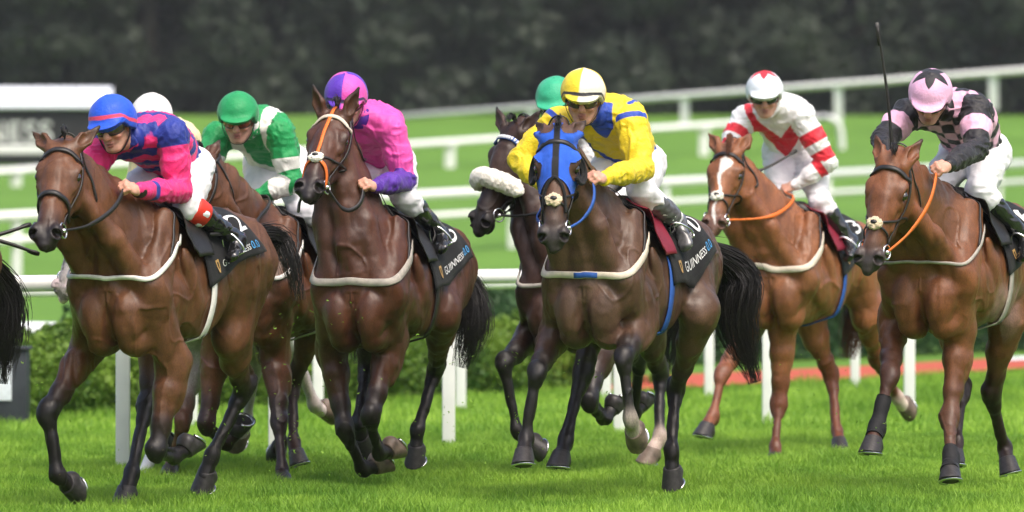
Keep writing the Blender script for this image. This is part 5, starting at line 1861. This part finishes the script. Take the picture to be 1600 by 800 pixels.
    # ---- boots
    for sd in (1, -1):
        hip, kn, an, to = Lg[sd]
        fd = nrm(to - an)
        n_ = np.cross(nrm(an - kn), fd); n_ = nrm(n_) if np.linalg.norm(n_) > .05 else lat
        S = Shape()
        S.chain([mixv(kn, an, bt_), mixv(kn, an, .35), mixv(kn, an, .7), an], np.array([.063 if bt_ > .1 else .076, .062, .047, .042]) * sc, .02)
        sole = perp(nrm(an - kn), fd)
        S.et(an + sole * .02 * sc - fd * .01, mixv(an, to, .95) + sole * .025 * sc, n_, (.038 * sc, .040 * sc), (.040 * sc, .026 * sc), .025)
        S.rc(an - fd * .035 * sc + sole * .03 * sc, an + sole * .03 * sc, .034 * sc, .038 * sc, .02)
        cut = mixv(kn, an, bt_)
        if bt_ <= .1:
            cut = kn - nrm(an - kn) * .05
        def post3(Q, d, cut=cut, ax=nrm(an - kn)):
            dd = d + .0045 * vnoise(Q @ np.diag([24, 24, 34.]) + 2 * vnoise(Q * 14, 3)[:, None], seed + 21)
            return dd if bt_ > .5 else np.where(np.linalg.norm(Q - cut, axis=1) < .13, np.maximum(dd, -((Q - cut) @ ax)), dd)
        S.post = post3
        v, q = S.mesh(.007)
        bo = part('boot', v, q, J.get('boot', M_GLOSS), root, base)
        if J.get('boot_band'):
            B = MB()
            a, b = mixv(kn, an, J['band_at'][0]), mixv(kn, an, J['band_at'][1])
            B.tube([a, mixv(a, b, .08), mixv(a, b, .92), b], np.array([.074, .080, .074, .066]) * sc, 22)
            B.build('boot_top', J['boot_band'], bo, base)
        if J.get('boot_stripe'):
            B = MB()
            P = [mixv(kn, an, t) + (perp(lat * sd, an - kn) * .35 - perp(h.f, an - kn) * .94) * r_ * sc for t, r_ in ((.22, .066), (.45, .060), (.7, .050), (.95, .046))]
            P = smooth_path(P, 14)
            B.ribbon(P, [perp(lat * sd, an - kn) * .35 - perp(h.f, an - kn) * .94] * 14, .028 * sc, .004)
            B.build('back_strip', J['boot_stripe'], bo, base)
        # stirrup hanging from the saddle
        B = MB()
        c = mixv(an, to, .55) + sole * .048 * sc
        up = nrm(-sole * .9 - fd * .25)
        P = [c - n_ * .05 + up * .0, c - n_ * .055 + up * .04, c - n_ * .035 + up * .105, c + up * .13, c + n_ * .035 + up * .105, c + n_ * .055 + up * .04, c + n_ * .05]
        B.tube(smooth_path(P, 26), .0065, 8)
        B.box(c, (.038, .11, .009), np.array([fd, n_, np.cross(fd, n_)]), bevel=.003)
        st = B.build('stirrup', M_STEEL, h.root, h.base)
        B = MB()
        top = h.torso.project(h.tp(.05, sd * .3, 1.48)[None], .045, 8)[0]
        P = smooth_path([c + up * .13, mixv(c + up * .13, top, .5) + lat * sd * .015, top], 16)
        B.ribbon(P, [lat * sd] * 16, .020, .004)
        B.build('stirrup_leather', J.get('stirrup_leather', M_LEATHER), st, h.base)
    # ---- helmet
    S = Shape()
    c = h_(-.012, 0, .045)
    S.el(c, HM, V(.142, .122, .125) * sc, .01)
    S.el(h_(-.04, 0, .02), HM, V(.112, .116, .11) * sc, .02)
    pf = nrm(fF - fU * .18); pu = np.cross(pf, fL) * 1.0
    S.el(h_(.098, 0, .046), np.array([pf, fL, pu]), V(.085, .092, .013) * sc, .022)
    S.el(h_(-.012, 0, .168), HM, V(.014, .014, .007) * sc, .008)
    def post4(Q, d):
        L = (Q - hc) @ HM.T / sc
        pl = -(L[:, 2] - np.interp(L[:, 0], [-.16, -.05, .03, .07, .12], [-.055, -.035, .0, .036, .0]))
        return np.maximum(d, pl * .9) + .0022 * vnoise(Q * 26, seed + 31)
    S.post = post4
    v, q = S.mesh(.006)
    L = (v - c) @ HM.T / sc
    pat, pat2 = J['cap_pattern'](L)
    at_ = {'pat': pat}
    if pat2 is not None:
        at_['pat2'] = pat2
    hm = part('helmet', v, q, J['cap'], root, base, attrs=at_)
    # chin strap
    B = MB()
    P = smooth_path([h_(.0, .098, .03), h_(.012, .088, -.05), h_(.045, .045, -.118), h_(.055, 0, -.130), h_(.045, -.045, -.118), h_(.012, -.088, -.05), h_(.0, -.098, .03)], 30)
    B.ribbon(P, [(p - h_(.0, 0, -.02)) for p in P], .016 * sc, .003)
    B.build('chin_strap', J.get('strap', M_LEATHER), hm, base)
    # ---- goggles
    def gpt(a, u_, r0=1.0):
        return h_(.004 + .098 * r0 * math.cos(a), .088 * r0 * math.sin(a), u_)
    nu, nv = 24, 8
    B = MB()
    top = lambda a: .033
    bot = lambda a: -.022 + .024 * math.exp(-(a / .16) ** 2) + .006 * (abs(a) / 1.1) ** 4 * 2
    G = np.zeros((nv + 1, nu + 1, 3)); 
    for j in range(nv + 1):
        for i in range(nu + 1):
            a = -1.12 + 2.24 * i / nu
            t = j / nv
            G[j, i] = gpt(a, bot(a) * (1 - t) + top(a) * t, 1 + .05 * math.sin(math.pi * t))
    Nn = G - h_(0, 0, 0); Nn /= np.linalg.norm(Nn, axis=2)[..., None]
    patch_mesh(B, G, Nn, .003)
    go = B.build('goggles', J.get('lens', M_LENS_DARK), root, base)
    B = MB()
    rim = [G[0, i] for i in range(nu + 1)] + [G[j, nu] for j in range(1, nv + 1)] + [G[nv, i] for i in range(nu - 1, -1, -1)] + [G[j, 0] for j in range(nv - 1, -1, -1)]
    B.tube(rim, .0048 * sc, 6)
    P = [gpt(a, .006 - .0 * a, 1.0 if abs(a) < 1.4 else 1.1) for a in np.linspace(1.1, 2 * math.pi - 1.1, 28)]
    B.ribbon(P, [(p - hc) for p in P], .020 * sc, .003)
    B.build('goggle_strap', M_GOGGLE_FRAME, go, base)
    hands = {}
    for sd in (1, -1):
        sh, el, wr, hd = A[sd]
        hdv = nrm(hd - wr)
        pn = perp(J.get('palm', -V(0, 0, .75)) + (-lat * sd) * .8 + V(0, .25, 0), hdv)
        hands[sd] = wr + hdv * .075 * sc + pn * .022 * sc
    J['A'] = A; J['hands'] = hands; J['root'] = root
    return J

def build_whip(p0, p1, label, thick=.0075):
    p0, p1 = np.asarray(p0), np.asarray(p1)
    B = MB()
    ax = nrm(p1 - p0); sd = perp(V(1, .2, .1), ax)
    L = np.linalg.norm(p1 - p0)
    n = 24
    P = [mixv(p0, p1, t) + sd * .012 * math.sin(t * math.pi) for t in np.linspace(0, 1, n)]
    B.tube(P, np.interp(np.linspace(0, 1, n), [0, .02, .06, .28, .3, .9, 1], np.array([1.9, 2.1, 1.6, 1.6, 1.2, .9, .8]) * thick), 8)
    o = B.build('riding_whip', M_LEATHER, None, p0, loc=tuple(p0))
    tag(o, label, 'whip')
    B = MB()
    q = [mixv(p0, p1, t) for t in (.87, .93, .99, 1.03)]
    B.ribbon(q, [np.cross(ax, sd)] * 4, [.016, .026, .028, .02], .006)
    f = B.build('flap', M_LEATHER, o, p0)
    return o
# ------------------------------------------------------------------ colours and patterns of the silks
M_BREECHES = mat_plain('white_breeches', (.74, .73, .76), .7, .25, noise=.10, nscale=12, bump=.3, bscale=120)
def gate(*a):
    return np.minimum.reduce([np.asarray(x, float) for x in a]) * 8
def anyof(*a):
    return np.maximum.reduce([np.asarray(x, float) for x in a])
def brim(L):
    f = L[:, 0] - .012; u = L[:, 2] + .045
    return u - np.interp(f, [-.16, -.05, .03, .07, .12, .2], [-.055, -.035, .0, .036, .046, .03])
def band(x, a, b):
    return np.minimum(x - a, b - x)
TORSO = lambda p: np.where(p['arm'], -1., 1.)
ARM = lambda p: np.where(p['arm'], 1., -1.)

def pat_blue_pink(p):
    y = p['t'] * .5
    st = np.sin((y + .25 * np.abs(p['x'])) * 2 * math.pi / .115) * .02
    tor = gate(st, TORSO(p))
    sl = gate(band(p['s'] * .29, -.4, .055), ARM(p))
    cuff = gate(band(p['s'] * .29, .475, .50), ARM(p))
    return anyof(tor, sl, cuff), None
def pat_green(p):
    ax_ = np.abs(p['x'])
    tor = gate(band(ax_, .065, .135), TORSO(p), p['t'] - .1)
    tor2 = gate(band(p['t'] * .5 + p['x'] * .6, .10, .18), TORSO(p))
    sl = gate(band(p['s'] * .29 + .05 * np.sin(p['v'][:, 2] * 25), .13, .27), ARM(p))
    sl2 = gate(band(p['s'] * .29 + .03 * np.sin(p['v'][:, 2] * 25), .32, .45), ARM(p))
    return anyof(tor, tor2, sl, sl2), None
def pat_sleeve(p):
    return gate(p['s'] * .29 - .27, ARM(p)), None
def pat_yellow(p):
    y = p['t'] * .5; ax_ = np.abs(p['x'])
    seam = gate(band(ax_, .125, .15), TORSO(p), y - .22)
    v_ = gate(band(y - ax_ * 1.3, .41, .6), TORSO(p), .02 - p['z'], .06 - ax_)
    dg = gate(band(y + p['x'] * .55, .16, .20), TORSO(p), .03 - p['z'])
    bk = gate(p['z'] - .045, TORSO(p), .12 - ax_, .36 - y)
    sl = gate(band(p['s'] * .29, -.02, .012), ARM(p))
    return anyof(seam, v_, dg, bk, sl), None
def pat_red_white(p):
    y = p['t'] * .5; ax_ = np.abs(p['x'])
    v_ = gate(band(y - ax_ * 1.5, .08, .29), TORSO(p), .03 - p['z'])
    a = p['s'] * .29
    sl = gate(anyof(band(a, .095, .165), band(a, .215, .280), band(a, .325, .385)), ARM(p))
    return anyof(v_, sl), None
def pat_checks(p):
    y = p['t'] * .5
    ck = gate(np.sin(p['x'] * math.pi / .076) * np.sin(y * math.pi / .066) * .02, TORSO(p))
    sl = gate(band(p['s'] * .29, .10, .205), ARM(p))
    return anyof(ck, sl), None
def pat_plain(p):
    return np.full(len(p['v']), -1.), None
def pat_half(p):
    return gate(np.abs(p['x']) - .09, TORSO(p)), None

def cap_band(a, b):
    return lambda L: (gate(band(brim(L), a, b)), None)
def cap_quarters(n_off=0.):
    def fn(L):
        az = np.arctan2(L[:, 1], L[:, 0]) + n_off
        e = brim(L)
        return np.sin(az * 2) * .3, gate(anyof(band(e, .010, .026)))
    return fn
def cap_star(r):
    def fn(L):
        az = np.arctan2(L[:, 1], L[:, 0])
        rr = np.hypot(L[:, 0], L[:, 1])
        tri = np.abs((az * 5 / (2 * math.pi)) % 1 - .5) * 2       # 0..1 five points
        rad = r * (.50 + .62 * np.abs(tri - 0) ** 1.1)
        return gate(rad - rr, L[:, 2]), None
    return fn
def cap_plain(L):
    return np.full(len(L), -1.), None

WHITE = (.78, .77, .77)
BAY = (.108, .044, .0190)
BLK = (.0075, .0060, .0058)

HORSES = [
 dict(label='bay racehorse at the far left wearing number 12 and a plain dark bridle', s=300, sc=1.05, yaw=21, pitch=-1, chest=(172, 482),
      poll=(98, 216), muzzle=(65, 356), hyaw=8, ear_l=(157, 196), ear_r=(48, 204), hsc=1.04,
      fore_r=((140, 545), (73, 645, 1), (90, 742, -1), (120, 772, -1)),
      fore_l=((272, 572), (243, 706, 1), (272, 715, -1), (306, 692, -1)),
      hind_l=((380, 612, -.85), (331, 712, 1), (313, 769, 1)),
      hind_r=((228, 640, -.15), (206, 738, 1), (190, 787, 1)),
      coat=BAY, dark=BLK, num='12', rein=M_LEATHER, browband=1, noseband='leather', breast_mat=M_WEBWHITE,
      tail=[(432, 372), (452, 405), (466, 470)], tail_w=[.03, .05, .06, .055, .03], tail_n=300),
 dict(label='grey racehorse hidden behind the left bay horse with only its pink muzzle showing', s=262, sc=1.02, yaw=24, chest=(248, 478),
      poll=(138, 305), muzzle=(86, 458), hyaw=22, ear_l=(172, 270), ear_r=(110, 275), fine=0,
      fore_r=((248, 565), (240, 648, 1), (246, 700, -1), (262, 690, -1)),
      fore_l=((300, 560), (286, 660, 1), (270, 722, -1), (262, 744, 1)),
      hind_l=((462, 548, -.9), (491, 632, -1), (517, 650, -1)),
      hind_r=((400, 570, -.5), (385, 660, -1), (368, 696, -1)),
      coat=(.50, .44, .43), dark=(.50, .44, .42), muz=(.56, .42, .41), chin=(.5, .38, .38), grey=1,
      dark_fore_l=(.10, .04, .02), hoof_hind_r=M_HOOF_PALE, hoof_hind_l=M_HOOF_PALE, hair=M_HAIR_GREY, num='7', breast=1),
 dict(label='bay racehorse carrying the green and white jockey, mostly behind the left bay', s=268, sc=1.03, yaw=19, chest=(380, 475),
      poll=(312, 238), muzzle=(258, 366), hyaw=42, ear_l=(344, 217), ear_r=(298, 215),
      fore_r=((340, 548), (322, 666, 1), (352, 694, -1), (388, 652, -1)),
      fore_l=((432, 560), (436, 662, 1), (441, 735, 1), (443, 758, 1)),
      hind_l=((457, 602, -.5), (459, 690, 1), (467, 724, 1)),
      hind_r=((428, 600, -.8), (440, 690, -1), (430, 715, -1)),
      coat=(.105, .042, .019), dark=(.02, .009, .007), num='4', breast=1,
      tail=None),
 dict(label='dark bay racehorse with orange face strap ridden by the pink and purple jockey', s=280, sc=1.04, yaw=16, chest=(552, 482),
      poll=(524, 168), muzzle=(477, 282), hyaw=14, hsc=1.05, hup=.2, ear_l=(563, 132), ear_r=(488, 129), muz_s=1,
      fore_r=((520, 548), (539, 672, 1), (566, 733, -1), (604, 725, -1)),
      fore_l=((612, 540), (578, 650, 1), (592, 708, -1), (622, 703, -1)),
      hind_l=((680, 580, -.75), (652, 672, 1), (647, 730, 1)), stifle_hind_l=(692, 490, 1),
      hind_r=((572, 578, -.2), (560, 660, 1), (568, 705, -1)),
      coat=(.074, .0275, .0140), dark=(.0085, .0062, .0058), muz=(.022, .016, .016), num='5', girth_mat=M_LEATHER, sag=.14, rein=M_LEATHER, nosestrap=M_ORANGE, noseband='cross', pad=M_SHEEP,
      brow_mat=M_WEBCREAM, breast_mat=M_WEBGREY, breast_w=.042, flap_mat=M_LEATHER, star=(.10, .012), hoof_fore_l=M_HOOF_PALE, hoof_fore_r=M_HOOF_PALE,
      tail=[(726, 440), (740, 500), (722, 575)], tail_w=[.03, .05, .08, .09, .04]),
 dict(label='very dark bay racehorse with a thick white sheepskin noseband and blue checked browband', s=265, sc=1.05, yaw=22, chest=(868, 486),
      poll=(800, 193), muzzle=(732, 345), hyaw=40, ear_l=(850, 168), ear_r=(775, 167), hsc=1.05,
      fore_r=((838, 518), (787, 568, 1), (808, 672, -1), (847, 708, -1)),
      fore_l=((945, 535), (919, 628, 1), (944, 653, -1), (970, 625, -1)),
      hind_l=((1032, 588, -.6), (1031, 682, 1), (1008, 722, 1)),
      hind_r=((1000, 560, -.8), (992, 645, -1), (1012, 622, -1)),
      coat=(.042, .0195, .0125), dark=(.0075, .006, .0055), muz=(.020, .015, .014), noseband='sheepskin', checker=1, brow_mat=M_BLUEWEB, num='8',
      breast_mat=M_WEBGREY, sock_hind_l=(.50, .38, .33), hoof_hind_l=M_HOOF_PALE),
 dict(label='dark brown racehorse in a bright blue hood with eye holes ridden by the yellow jockey', s=292, sc=1.04, yaw=20, chest=(915, 474),
      poll=(871, 198), muzzle=(862, 369), hyaw=6, hup=.15, hsc=1.05, ear_l=(917, 187), ear_r=(836, 189),
      fore_r=((868, 525), (838, 583, 1), (821, 688, 1), (816, 724, 1)),
      fore_l=((1003, 508), (974, 560, 1), (985, 655, -1), (995, 692, -1)),
      hind_l=((1055, 612, -.55), (1050, 705, 1), (1050, 762, 1)), stifle_hind_l=(1094, 492, 1), girth_x=.15,
      hind_r=((908, 592, -.05), (884, 690, 1), (870, 728, 1)),
      coat=(.090, .045, .0260), dark=(.011, .0088, .0085), muz=(.030, .025, .024), chin=(.30, .26, .24), num='10', noseband='cross', pad=M_SHEEPTAN,
      rein=M_BLUEWEB, flap_mat=M_MAROON, girth_mat=M_BLUEWEB, breast_mat=M_WEBCREAM, breast_w=.037, breast_pad=M_BLUEWEB, sock_fore_l=(.45, .38, .31),
      hoof_fore_l=M_HOOF_PALE, browband=1,
      tail=[(1152, 425), (1150, 500), (1180, 598)], tail_w=[.035, .08, .125, .10, .02]),
 dict(label='chestnut racehorse with a white blaze down its face ridden by the red and white jockey', s=243, sc=1.04, yaw=20, chest=(1206, 455),
      poll=(1139, 224), muzzle=(1110, 346), hyaw=14, ear_l=(1174, 207), ear_r=(1106, 207),
      fore_r=((1172, 515), (1128, 584, 1), (1114, 650, 1), (1096, 680, 1)),
      fore_l=((1224, 515), (1217, 636, 1), (1211, 700, 1), (1210, 727, 1)),
      hind_r=((1300, 592, -.55), (1308, 675, 1), (1313, 702, 1)),
      hind_l=((1372, 565, -.95), (1402, 622, -1), (1420, 645, -1)),
      coat=(.215, .079, .030), dark=(.12, .038, .017), muz=(.14, .075, .055), hair=M_HAIR_RED, forelock_n=110, blaze=(.040, .0085), noseband='cross', pad=M_SHEEP,
      rein=M_ORANGE, breast_mat=M_WEBCREAM, breast_w=.04, num='3', girth_mat=M_BLUEWEB, sock_hind_l=(.62, .55, .48), hoof_hind_l=M_HOOF_PALE, flap_mat=M_MAROON, forelock=.11,
      dark_fore_r=(.20, .07, .035),
      tail=[(1345, 470), (1340, 500), (1325, 560)]),
 dict(label='light bay racehorse at the far right wearing black fetlock boots', s=285, sc=1.05, yaw=23, chest=(1441, 458),
      poll=(1396, 240), muzzle=(1350, 403), hyaw=18, ear_l=(1442, 217), ear_r=(1367, 208), hsc=1.03,
      fore_r=((1398, 502), (1390, 588, 1), (1371, 668, 1), (1358, 706, 1)),
      fore_l=((1500, 527), (1484, 652, 1), (1486, 714, 1), (1484, 748, 1)),
      hind_l=((1549, 620, -.6), (1570, 700, -1), (1578, 738, 1)),
      hind_r=((1503, 610, -.3), (1494, 690, 1), (1490, 725, 1)),
      coat=(.164, .061, .024), dark=(.022, .011, .008), muz=(.05, .04, .038), noseband='cross', pad=M_SHEEPTAN, rein=M_ORANGE, num='6',
      breast_mat=M_WEBGREY, breast_w=.018, clip=(.23, .15, .12), girth_mat=M_WEBGREY, dark_fore_l=(.10, .04, .02), dark_fore_r=(.05, .022, .014),
      tail=[(1600, 430), (1590, 480), (1572, 520)], tail_w=[.03, .06, .07, .07, .03], tail_n=300),
 dict(label='racehorse leaving the left edge with only its black tail showing', s=318, sc=1.05, yaw=24, chest=(-318, 480), fine=0,
      poll=(-310, 215), muzzle=(-345, 380), hyaw=14, ear_l=(-255, 196), ear_r=(-362, 204),
      fore_r=((-270, 545), (-335, 645, 1), (-318, 742, -1), (-290, 772, -1)),
      fore_l=((-138, 572), (-160, 700, 1), (-130, 715, -1), (-100, 692, -1)),
      hind_l=((-62, 612, -.5), (-70, 712, 1), (-72, 780, 1)),
      hind_r=((-180, 640, -.15), (-200, 738, 1), (-215, 787, 1)),
      coat=BAY, dark=BLK, num='9', tail=[(2, 455), (8, 520), (4, 600)], tail_w=[.03, .07, .09, .08, .03]),
]

def SILK(name, a, b, c=None, **k):
    return mat_mask(name, a, b, c, **k)
JOCKEYS = [
 dict(label='jockey in blue and pink striped silks and a blue cap', pelvis=(276, 262), neck=(222, 212, 1), head=(177, 198, 1), face=(20, 17, 6),
      arm_l=((268, 212), (281, 298, 1), (214, 298, 1), (189, 286, 1)), arm_r=((168, 225), (128, 278, 1), (148, 302, -1), (164, 292, 1)),
      leg_l=((252, 332, 1), (321, 380, -1), (326, 404, 1)), silk=SILK('pink_blue_silk', (.78, .028, .19), (.018, .035, .26)), pattern=pat_blue_pink,
      cap=SILK('blue_cap_cloth', (.012, .085, .62), (.72, .06, .13)), cap_pattern=cap_band(.028, .048), lens=M_LENS_CLEAR, boot_top=.27, band_at=(.04, .32), boot_band=mat_plain('red_boot_top', (.62, .035, .02), .5, .4),
      boot_stripe=None, cuff=M_LEATHER, collar=mat_plain('blue_collar', (.018, .035, .26), .5), seed=3),
 dict(label='jockey in a white cap mostly hidden behind the blue capped jockey', pelvis=(278, 262), neck=(258, 214, 1), head=(237, 190, 1), face=(18, 24, 0),
      arm_l=((284, 216), (289, 288, 1), (245, 302, 1), (230, 300, 1)), leg_l=((262, 335, 1), (308, 385, -1), (310, 405, 1)),
      silk=SILK('cream_silk', (.72, .62, .36), (.7, .7, .7)), pattern=pat_plain, cap=SILK('white_cap_cloth', (.80, .76, .74), (.8, .8, .8)), cap_pattern=cap_plain, seed=13),
 dict(label='jockey in green and white silks and a plain green cap with mirrored goggles', pelvis=(432, 256), neck=(395, 194, 1), head=(372, 188, 1), face=(4, 16, 0),
      arm_l=((436, 208), (456, 284, 1), (397, 310, 1), (374, 310, 1)), arm_r=((340, 214), (320, 272, 1), (345, 305, 1), (364, 306, 1)),
      leg_l=((438, 328, 1), (478, 374, -1), (478, 398, 1)), silk=SILK('green_white_silk', (.012, .28, .075), (.72, .72, .66)), pattern=pat_green,
      cap=SILK('green_cap_cloth', (.010, .27, .085), (.01, .2, .05)), cap_pattern=cap_plain, lens=M_LENS_ORANGE, collar=M_WEBWHITE, cuff=mat_plain('green_cuff', (.012, .28, .075), .6), seed=23, strap=M_LEATHER),
 dict(label='jockey in pink silks with purple forearms and a purple and pink quartered cap', pelvis=(594, 256), neck=(572, 186, 1), head=(541, 160, 1), face=(2, 24, 0),
      arm_l=((610, 202), (632, 282, 1), (584, 292, 1), (566, 283, 1)), arm_r=((532, 205), (505, 268, 1), (520, 296, 1), (536, 292, 1)),
      leg_l=((600, 308, 1), (655, 364, -1), (664, 390, 1)), silk=SILK('pink_purple_silk', (.80, .085, .40), (.085, .022, .30)), pattern=pat_sleeve,
      cap=SILK('purple_pink_cap_cloth', (.10, .03, .42), (.74, .08, .42), (.02, .012, .06)), cap_pattern=cap_quarters(.12), collar=mat_plain('purple_collar', (.085, .022, .3), .5), boot_stripe=M_LETTER, seed=33, cuff=mat_plain('purple_cuff', (.085, .022, .30), .6)),
 dict(label='jockey in a green cap almost wholly hidden behind the yellow jockey', pelvis=(935, 262), neck=(898, 196, 1), head=(869, 164, 1), face=(15, 20, 0),
      arm_l=((925, 206), (935, 280, 1), (882, 300, 1), (866, 296, 1)), leg_l=((925, 325, 1), (968, 372, -1), (968, 394, 1)),
      silk=SILK('white_red_silk', (.76, .74, .74), (.62, .03, .04)), pattern=pat_half, cap=SILK('sea_green_cap_cloth', (.03, .38, .20), (.01, .2, .05)), cap_pattern=cap_plain, seed=43),
 dict(label='jockey in yellow silks with blue trim and a yellow and white cap', pelvis=(983, 256), neck=(945, 176, 1), head=(911, 156, 1), face=(4, 15, -2),
      arm_l=((984, 190), (1003, 264, 1), (942, 279, 1), (920, 273, 1)), arm_r=((872, 192), (813, 250, 1), (848, 288, 1), (868, 288, 1)),
      leg_l=((966, 298, 1), (1042, 347, -1), (1062, 386, 1)), silk=SILK('yellow_blue_silk', (.78, .58, .018), (.020, .065, .42)), pattern=pat_yellow,
      cap=SILK('yellow_white_cap_cloth', (.74, .70, .58), (.80, .60, .03), (.012, .012, .014)), cap_pattern=cap_quarters(math.pi / 2 + .12), lens=M_LENS_CLEAR, boot_top=.78, boot=M_SILVERBOOT,
      collar=mat_plain('blue_silk_collar', (.020, .065, .42), .5), seed=53, cuff=mat_plain('yellow_cuff', (.78, .58, .018), .6)),
 dict(label='jockey in white silks with a red chevron and red hooped sleeves', pelvis=(1238, 238), neck=(1214, 166, 1), head=(1195, 152, 1), face=(3, 14, 2), spine=.46,
      arm_l=((1252, 182), (1292, 254, 1), (1242, 290, 1), (1217, 298, 1)), arm_r=((1164, 186), (1134, 240, 1), (1166, 276, 1), (1184, 280, 1)),
      leg_l=((1240, 314, 1), (1314, 378, -1), (1322, 400, 1)), silk=SILK('white_red_chevron_silk', (.80, .79, .80), (.66, .018, .035)), pattern=pat_red_white,
      cap=SILK('white_red_star_cap_cloth', (.74, .78, .84), (.66, .018, .035)), cap_pattern=cap_star(.085), lens=M_LENS_DARK, boot_stripe=M_SILVERBOOT, seed=63, cuff=M_LETTER, strap=M_LETTER),
 dict(label='jockey in black and pink checked silks and a pink cap with a black star', pelvis=(1524, 240), neck=(1490, 168, 1), head=(1453, 156, 1), face=(12, 34, -6),
      arm_l=((1524, 172), (1526, 232, 1), (1480, 260, 1), (1459, 264, 1)), arm_r=((1420, 178), (1380, 218, 1), (1384, 246, 1), (1394, 246, 1)),
      leg_l=((1512, 298, 1), (1578, 374, -1), (1590, 400, 1)), silk=SILK('black_pink_silk', (.014, .013, .016), (.76, .42, .58)), pattern=pat_checks,
      cap=SILK('pink_black_star_cap_cloth', (.76, .42, .62), (.016, .015, .018)), cap_pattern=cap_star(.095), lens=M_LENS_DARK, boot_stripe=M_LETTER, seed=73,
      cuff=M_LEATHER, collar=M_LEATHER),
]

def hood_mask(h):
    def fn(v):
        L = (v - h.H0) @ h.HM.T / h.hs
        x, y, z = L[:, 0], L[:, 1], L[:, 2]
        ay = np.abs(y)
        e = [.14 - ay, z + .17, .05 - z, x + .03 - .35 * np.clip(ay - .04, 0, 1), .275 + .055 * (ay / .07) ** 2 - x]
        for sd in (1, -1):
            e.append(np.where(y * sd < .02, 1, (np.sqrt(((x - .20) / .062) ** 2 + ((z + .070) / .046) ** 2) - 1) * .045))
            e.append((np.sqrt(((x - .0) / .042) ** 2 + ((y - sd * .052) / .036) ** 2) - 1) * .035)
        return np.minimum.reduce(e)
    return fn

def run_field():
    horses = []
    for i, D in enumerate(HORSES):
        if ONLY and str(i) not in ONLY.split(','):
            continue
        rnd = random.Random(100 + i)
        if not D.get('tail'):
            D.pop('tail', None)
        h = build_horse(D)
        if 'tail' not in D:
            D['tail'] = []
            a = h.tp(-.98, 0, 1.25); b = h.tp(-1.05, 0, .85)
            P = [h.tp(-.80, 0, 1.42), h.tp(-.95, 0, 1.30), h.tp(-1.08, .02, 1.05), h.tp(-1.12, .0, .70)]
            hair_strands('tail', P, [.035, .06, .09, .08, .03], 420, D.get('hair', M_HAIR_BLACK), h.root, h.base, rnd, r=.0042, wav=.05)
            D.pop('tail')
        build_hair(h, rnd)
        build_tack(h, rnd)
        if i == 5:
            hd = shell(h, 'hood', hood_mask(h), .004, .004, mat_mask('blue_hood_cloth', (.02, .105, .58), (.012, .012, .014), rough=.8, bump=.3, bscale=220), lambda v: {'pat': gate(.0155 - np.abs(((v - h.H0) @ h.HM[1]) / h.hs), (v - h.H0) @ h.HM[2] + .12)})
            for sd in (1, -1):        # half cups behind the eyes
                B = MB()
                c = h.hp(.20, sd * .105, -.075)
                P = [c + (h.HM[0] * math.cos(a) * .066 - h.HM[2] * math.sin(a) * .062 + h.HM[1] * sd * (.006 + .022 * math.sin(a))) * h.hs for a in np.linspace(-.5, math.pi + .5, 22)]
                B.tube(P, .011 * h.hs, 8)
                for k in range(6):
                    P2 = [mixv(p, c - h.HM[2] * .045 * h.hs, k / 9) for p in P]
                    B.tube(P2, .008 * h.hs, 6)
                B.build('eye_cup', M_CLOTHBLACK, hd, h.base)
            for x0 in (.29,):
                P, Nn = [], []
                pts = [h.hp(.287 + .10 * (abs(t) / .09) ** 2, t * 1.0, .06 - .8 * abs(t)) for t in np.linspace(-.115, .115, 30)]
                P = h.headS.project(np.array(pts), .008, 8)
                B = MB(); B.ribbon(P, h.headS.grad(P, .004), .016 * h.hs, .005)
                B.build('binding', M_CLOTHBLACK, hd, h.base)
        if i == 7:
            for key in ('fore_l', 'fore_r'):
                el, kn, ft, to = h.joints[key]
                a = mixv(kn, ft, .42 if key == 'fore_r' else .80); b = mixv(ft, to, .42 if key == 'fore_r' else .66)
                def fn(v, a=a, b=b, ft=ft):
                    u1 = nrm(ft - a); u2 = nrm(b - ft)
                    near = .15 - np.minimum(np.linalg.norm(v - mixv(a, ft, .5), axis=1), np.linalg.norm(v - ft, axis=1))
                    return np.minimum.reduce([near, (v - a) @ u1, -((v - b) @ u2)])
                shell(h, 'fetlock_boot', fn, .003, .005, mat_plain('black_neoprene', (.012, .012, .013), .7, .3, bump=.5, bscale=60))
        if i < len(JOCKEYS):
            J = build_jockey(h, JOCKEYS[i])
            build_reins(h, J['hands'])
        horses.append(h)
        print('built', i, [round(float(x), 2) for x in h.base], flush=True)
    if not ONLY or '7' in ONLY:
        J = JOCKEYS[7]
        hd = J['hands'][-1]
        build_whip(hd - V(0, 0, .06), at(1371, 42, hd[1] - .05), 'long black whip held upright in front of the black and pink jockey')
    if not ONLY or '6' in ONLY:
        J = JOCKEYS[6]
        hd = J['hands'][-1]
        build_whip(at(1168, 274, hd[1] - .02), at(1243, 236, hd[1] + .1), 'short black whip held across the white thighs of the red and white jockey')
    if not ONLY or '0' in ONLY:
        for a, b, lb in (((-60, 378), (46, 351), 'upper of two black whips poking in at the left edge by the bay muzzle'), ((-60, 364), (58, 396), 'lower of two black whips poking in at the left edge below the bay muzzle')):
            d = F / 296
            build_whip(at(a[0], a[1], d), at(b[0], b[1], d + .1), lb, .010)
    return horses
build_ground()
build_grass()
build_rails()
build_far_things()
build_trees()
HS = run_field()
build_debris(HS)
build_haze()
